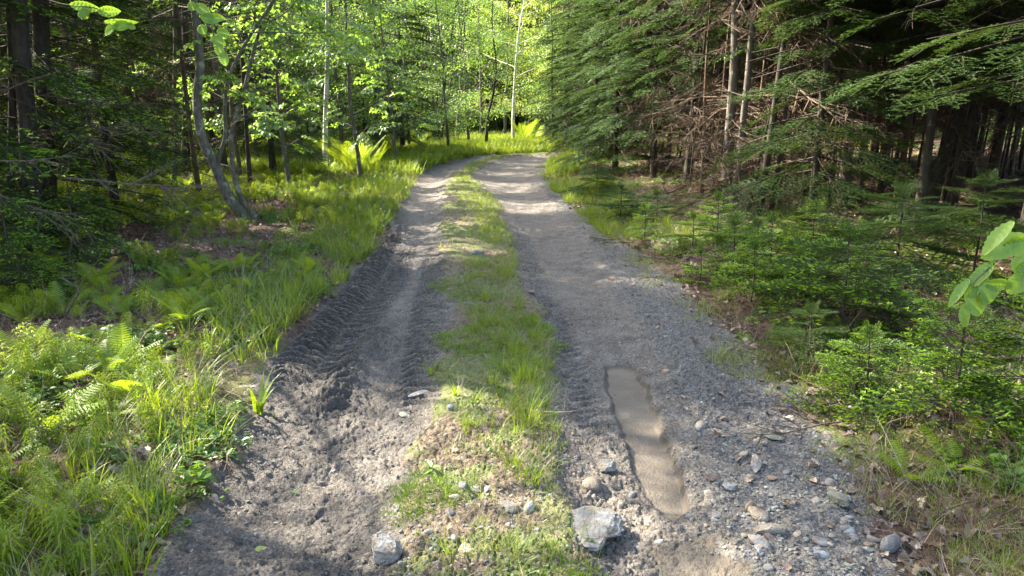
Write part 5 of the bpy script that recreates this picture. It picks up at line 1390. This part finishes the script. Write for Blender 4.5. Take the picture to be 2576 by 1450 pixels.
# fallen leaves one can point to
def fleaf(px, py, L, label, m, kind='oval', yaw=0.0):
    g = G(px, py); V, F = leaf_shape(kind, L); V = V.copy(); V[:, 2] = np.abs(V[:, 2]) * .8 + .008
    o = link('fallen_leaf', tri_mesh('fallen_leaf', V, F, [m], smooth=False), None, (g[0], g[1], Hs(*g) + .004), label, 'leaf'); o.rotation_euler = (.1, .05, yaw)
fleaf(1345, 735, .10, 'reddish brown maple leaf lying on the right wheel track', M['deadleaf2'], 'maple', 3.0)
fleaf(640, 1358, .045, 'pale yellow leaf lying on the near mud', M['leaf_yel'], 'round', .3)
fleaf(735, 1215, .03, 'tiny green leaf in the sunlit mud patch', M['leaf'], 'round', 1.3)
fleaf(2490, 1195, .11, 'large tan dead leaf at the right border under the young fir', M['deadleaf2'], 'oval', .2)
fleaf(1885, 890, .11, 'large pale curled leaf at the right gravel edge', M['deadleaf2'], 'maple', .9)
fleaf(2150, 1090, .12, 'broad tan fallen leaf near the young fir seedling', M['deadleaf2'], 'maple', 2.1)

# the bent dry stick
gs = G(165, 800, .05)
t = thing('dry_stick', 'pale bent dry stick poking up from the leaf litter at the left', 'stick', (gs[0], gs[1], Hs(*gs)))
Yb = gs[1]
base = np.array(t.location)
for k, pts in enumerate([[(160, 802), (185, 760), (205, 715), (234, 676)], [(172, 775), (200, 730), (165, 705), (155, 690)], [(60, 800), (160, 790), (240, 700)]]):
    if k == 2: continue
    path = smooth_path([at(a, b, Yb - .1) for a, b in pts], 10) - base
    if k == 0: path[0] = [0, 0, 0]
    V, F = tube(path, np.linspace(.009, .003, 10), 5); link('stick_piece', tri_mesh('stick', V, F, [M['twig']]), t)
for k, (a, b, c, d, lab) in enumerate([(0, 1000, 190, 905, 'long dark fallen branch in the litter near the left border'), (2130, 1030, 2330, 1085, 'straight brown fallen stick below the young fir'), (1690, 640, 1950, 560, 'thin fallen branch lying across the moss on the right')]):
    p = G(a, b); r = G(c, d); pts = [p + (r - p) * t_ for t_ in np.linspace(0, 1, 6)]
    P3 = np.array([(u[0], u[1], Hs(*u) + .02 + .02 * (i % 2)) for i, u in enumerate(pts)])
    V, F = tube(smooth_path(P3, 14) - P3[0], np.linspace(.010, .004, 14), 5); link('fallen_branch', tri_mesh('fallen_branch', V, F, [M['twig']]), None, tuple(P3[0]), lab, 'branch')

# big beech leaves hanging in from the right
def big_leaf(L, W, seed, fold=.18):
    """a beech leaf with toothed edge and sunken side veins"""
    q = random.Random(seed); n = 16; V = []; F = []
    for i in range(n + 1):
        t_ = i / n; wd = W * math.sin(PI * t_ ** .85) ** .75 * (1 + (.05 if i % 2 else -.03)) if 0 < i < n else 0.0
        zc = -.30 * L * t_ ** 2
        for s in (-1, -.5, 0, .5, 1):
            x = t_ * L + abs(s) * wd * .35 - (0 if i in (0, n) else 0); rid = (.006 if i % 2 else -.006) * (1 if 0 < abs(s) < 1.1 else 0) * min(1, wd / W * 1.5)
            V.append((x if wd else t_ * L, s * wd, zc + abs(s) * wd * fold + rid * (.6 if abs(s) == 1 else 1)))
    for i in range(n):
        for j in range(4):
            a = i * 5 + j; F += [[a, a + 1, a + 6], [a, a + 6, a + 5]]
    return np.array(V), np.array(F)
M['beech'] = leaf_mat('beech_leaf_green', (0.16, 0.29, 0.025), (0.21, 0.35, 0.03), (0.36, 0.54, 0.04), .5, gloss=.03, vary=.15)
Yb = 2.9
t = thing('beech_branch', 'beech sapling branch with large light green toothed leaves at the right border', 'branch', tuple(at(2640, 560, Yb)))
org = np.array(t.location)
tw = smooth_path([at(2660, 540, Yb), at(2570, 600, Yb), at(2510, 655, Yb), at(2470, 690, Yb - .02), at(2440, 720, Yb - .03)], 14) - org
V, F = tube(tw, np.linspace(.005, .002, 14), 5); link('twig', tri_mesh('twig', V, F, [M['stem']]), t)
tw = smooth_path([at(2660, 600, Yb), at(2600, 630, Yb), at(2575, 680, Yb), at(2560, 720, Yb)], 8) - org
V, F = tube(tw, np.linspace(.004, .002, 8), 5); link('twig', tri_mesh('twig', V, F, [M['stem']]), t)
_r = at(2900, 560, Yb + .25); _rz = Hs(_r[0], Yb + .25)
for pts_, r0_, r1_ in (([(_r[0] + .05, Yb + .3, _rz - .05), (_r[0], Yb + .25, _rz + .6), (_r[0] + .03, Yb + .25, _rz + 1.3), (_r[0] + .12, Yb + .3, _rz + 2.1)], .014, .005),
                       ([(_r[0], Yb + .25, _rz + 1.12), (_r[0] - .15, Yb + .1, _rz + 1.28), tuple(at(2660, 540, Yb))], .008, .005), ([(_r[0], Yb + .25, _rz + .98), (_r[0] - .15, Yb + .1, _rz + 1.16), tuple(at(2660, 600, Yb))], .007, .004)):
    V, F = tube(smooth_path(np.array(pts_), 12) - org, np.linspace(r0_, r1_, 12), 6); link('stem', tri_mesh('stem', V, F, [M['bark_maple']]), t)
for k, (x0, y0, x1, y1, wd, roll) in enumerate([
        (2552, 555, 2472, 622, 24, .9), (2580, 590, 2490, 640, 38, .2), (2600, 600, 2535, 632, 34, -.3), (2580, 635, 2560, 680, 30, .3), (2575, 680, 2548, 735, 34, .1),
        (2505, 655, 2440, 712, 22, .8), (2490, 660, 2432, 745, 26, .6), (2440, 700, 2386, 760, 16, .8), (2470, 712, 2546, 722, 22, .5), (2458, 712, 2440, 745, 18, 0),
        (2465, 715, 2500, 758, 34, .1), (2425, 742, 2478, 785, 36, .1), (2430, 760, 2420, 818, 18, 1.0), (2600, 650, 2566, 700, 30, 0)]):
    a = at(x0, y0, Yb) - org; b = at(x1, y1, Yb - .02) - org; L = float(np.linalg.norm(b - a)); d = (b - a) / L
    V, F = big_leaf(L * 1.08, wd / 1909 * Yb * .78, k)
    # leaf plane faces the camera, folded; yaw about the view line
    R0 = np.stack([d, nrm(np.cross(np.array([0.15, -1, .35]), d)), np.zeros(3)], 1); R0[:, 2] = np.cross(R0[:, 0], R0[:, 1])
    V = V @ (R0 @ rotx(roll)).T + a
    link('leaf', tri_mesh('leaf', V, F, [M['beech']]), t)
# hanging leaves in the upper left corner and in front of the leaning maple
Yb = 4.2
for lab, segs, leaves in (
    ('thin twig with a few glowing yellow green leaves in the upper left', [[(90, -10), (160, 12), (250, 24), (300, 60), (335, 90)]],
     [(175, 12, 235, 22, 14, .4), (205, 22, 215, 42, 16, .2), (235, 20, 200, 38, 18, .3), (245, 30, 290, 30, 14, .5), (262, 55, 330, 60, 9, .6), (300, 62, 262, 80, 15, .3), (285, 70, 318, 62, 14, .2), (320, 60, 335, 70, 9, .4)]),
    ('leafy twig with oval green leaves hanging in front of the leaning maple', [[(470, -20), (500, 20), (530, 60), (545, 120), (560, 150)]],
     [(480, 5, 485, 22, 12, .2), (490, 12, 520, 30, 14, .2), (505, 40, 535, 50, 15, 0), (520, 48, 555, 45, 12, .3), (505, 62, 512, 82, 13, .1), (545, 80, 570, 85, 12, .2), (530, 95, 560, 108, 14, 0), (545, 110, 558, 140, 12, .2), (560, 130, 566, 160, 13, 0)])):
    o0 = at(*segs[0][0], Yb)
    t = thing('leafy_twig', lab, 'branch', tuple(o0))
    V, F = tube(smooth_path(np.array([(-6.2, 3.0, 3.9), (-4.8, 3.6, 4.2), (-3.4, 4.0, 3.8), tuple(o0)]), 16) - o0, np.linspace(.016, .004, 16), 5); link('bough', tri_mesh('bough', V, F, [M['stem']]), t)
    for sg in segs:
        V, F = tube(smooth_path([at(a, b, Yb) for a, b in sg], 14) - o0, np.linspace(.004, .0015, 14), 4); link('twig', tri_mesh('twig', V, F, [M['stem']]), t)
    for k, (x0, y0, x1, y1, wd, roll) in enumerate(leaves):
        a = at(x0, y0, Yb) - o0; b = at(x1, y1, Yb - .02) - o0; L = float(np.linalg.norm(b - a)); d = (b - a) / L
        V, F = big_leaf(L * 1.1, wd / 1909 * Yb * .9, k)
        R0 = np.stack([d, nrm(np.cross(np.array([0.15, -1, .35]), d)), np.zeros(3)], 1); R0[:, 2] = np.cross(R0[:, 0], R0[:, 1])
        link('leaf', tri_mesh('leaf', V @ (R0 @ rotx(roll)).T + a, F, [M['beech']]), t)
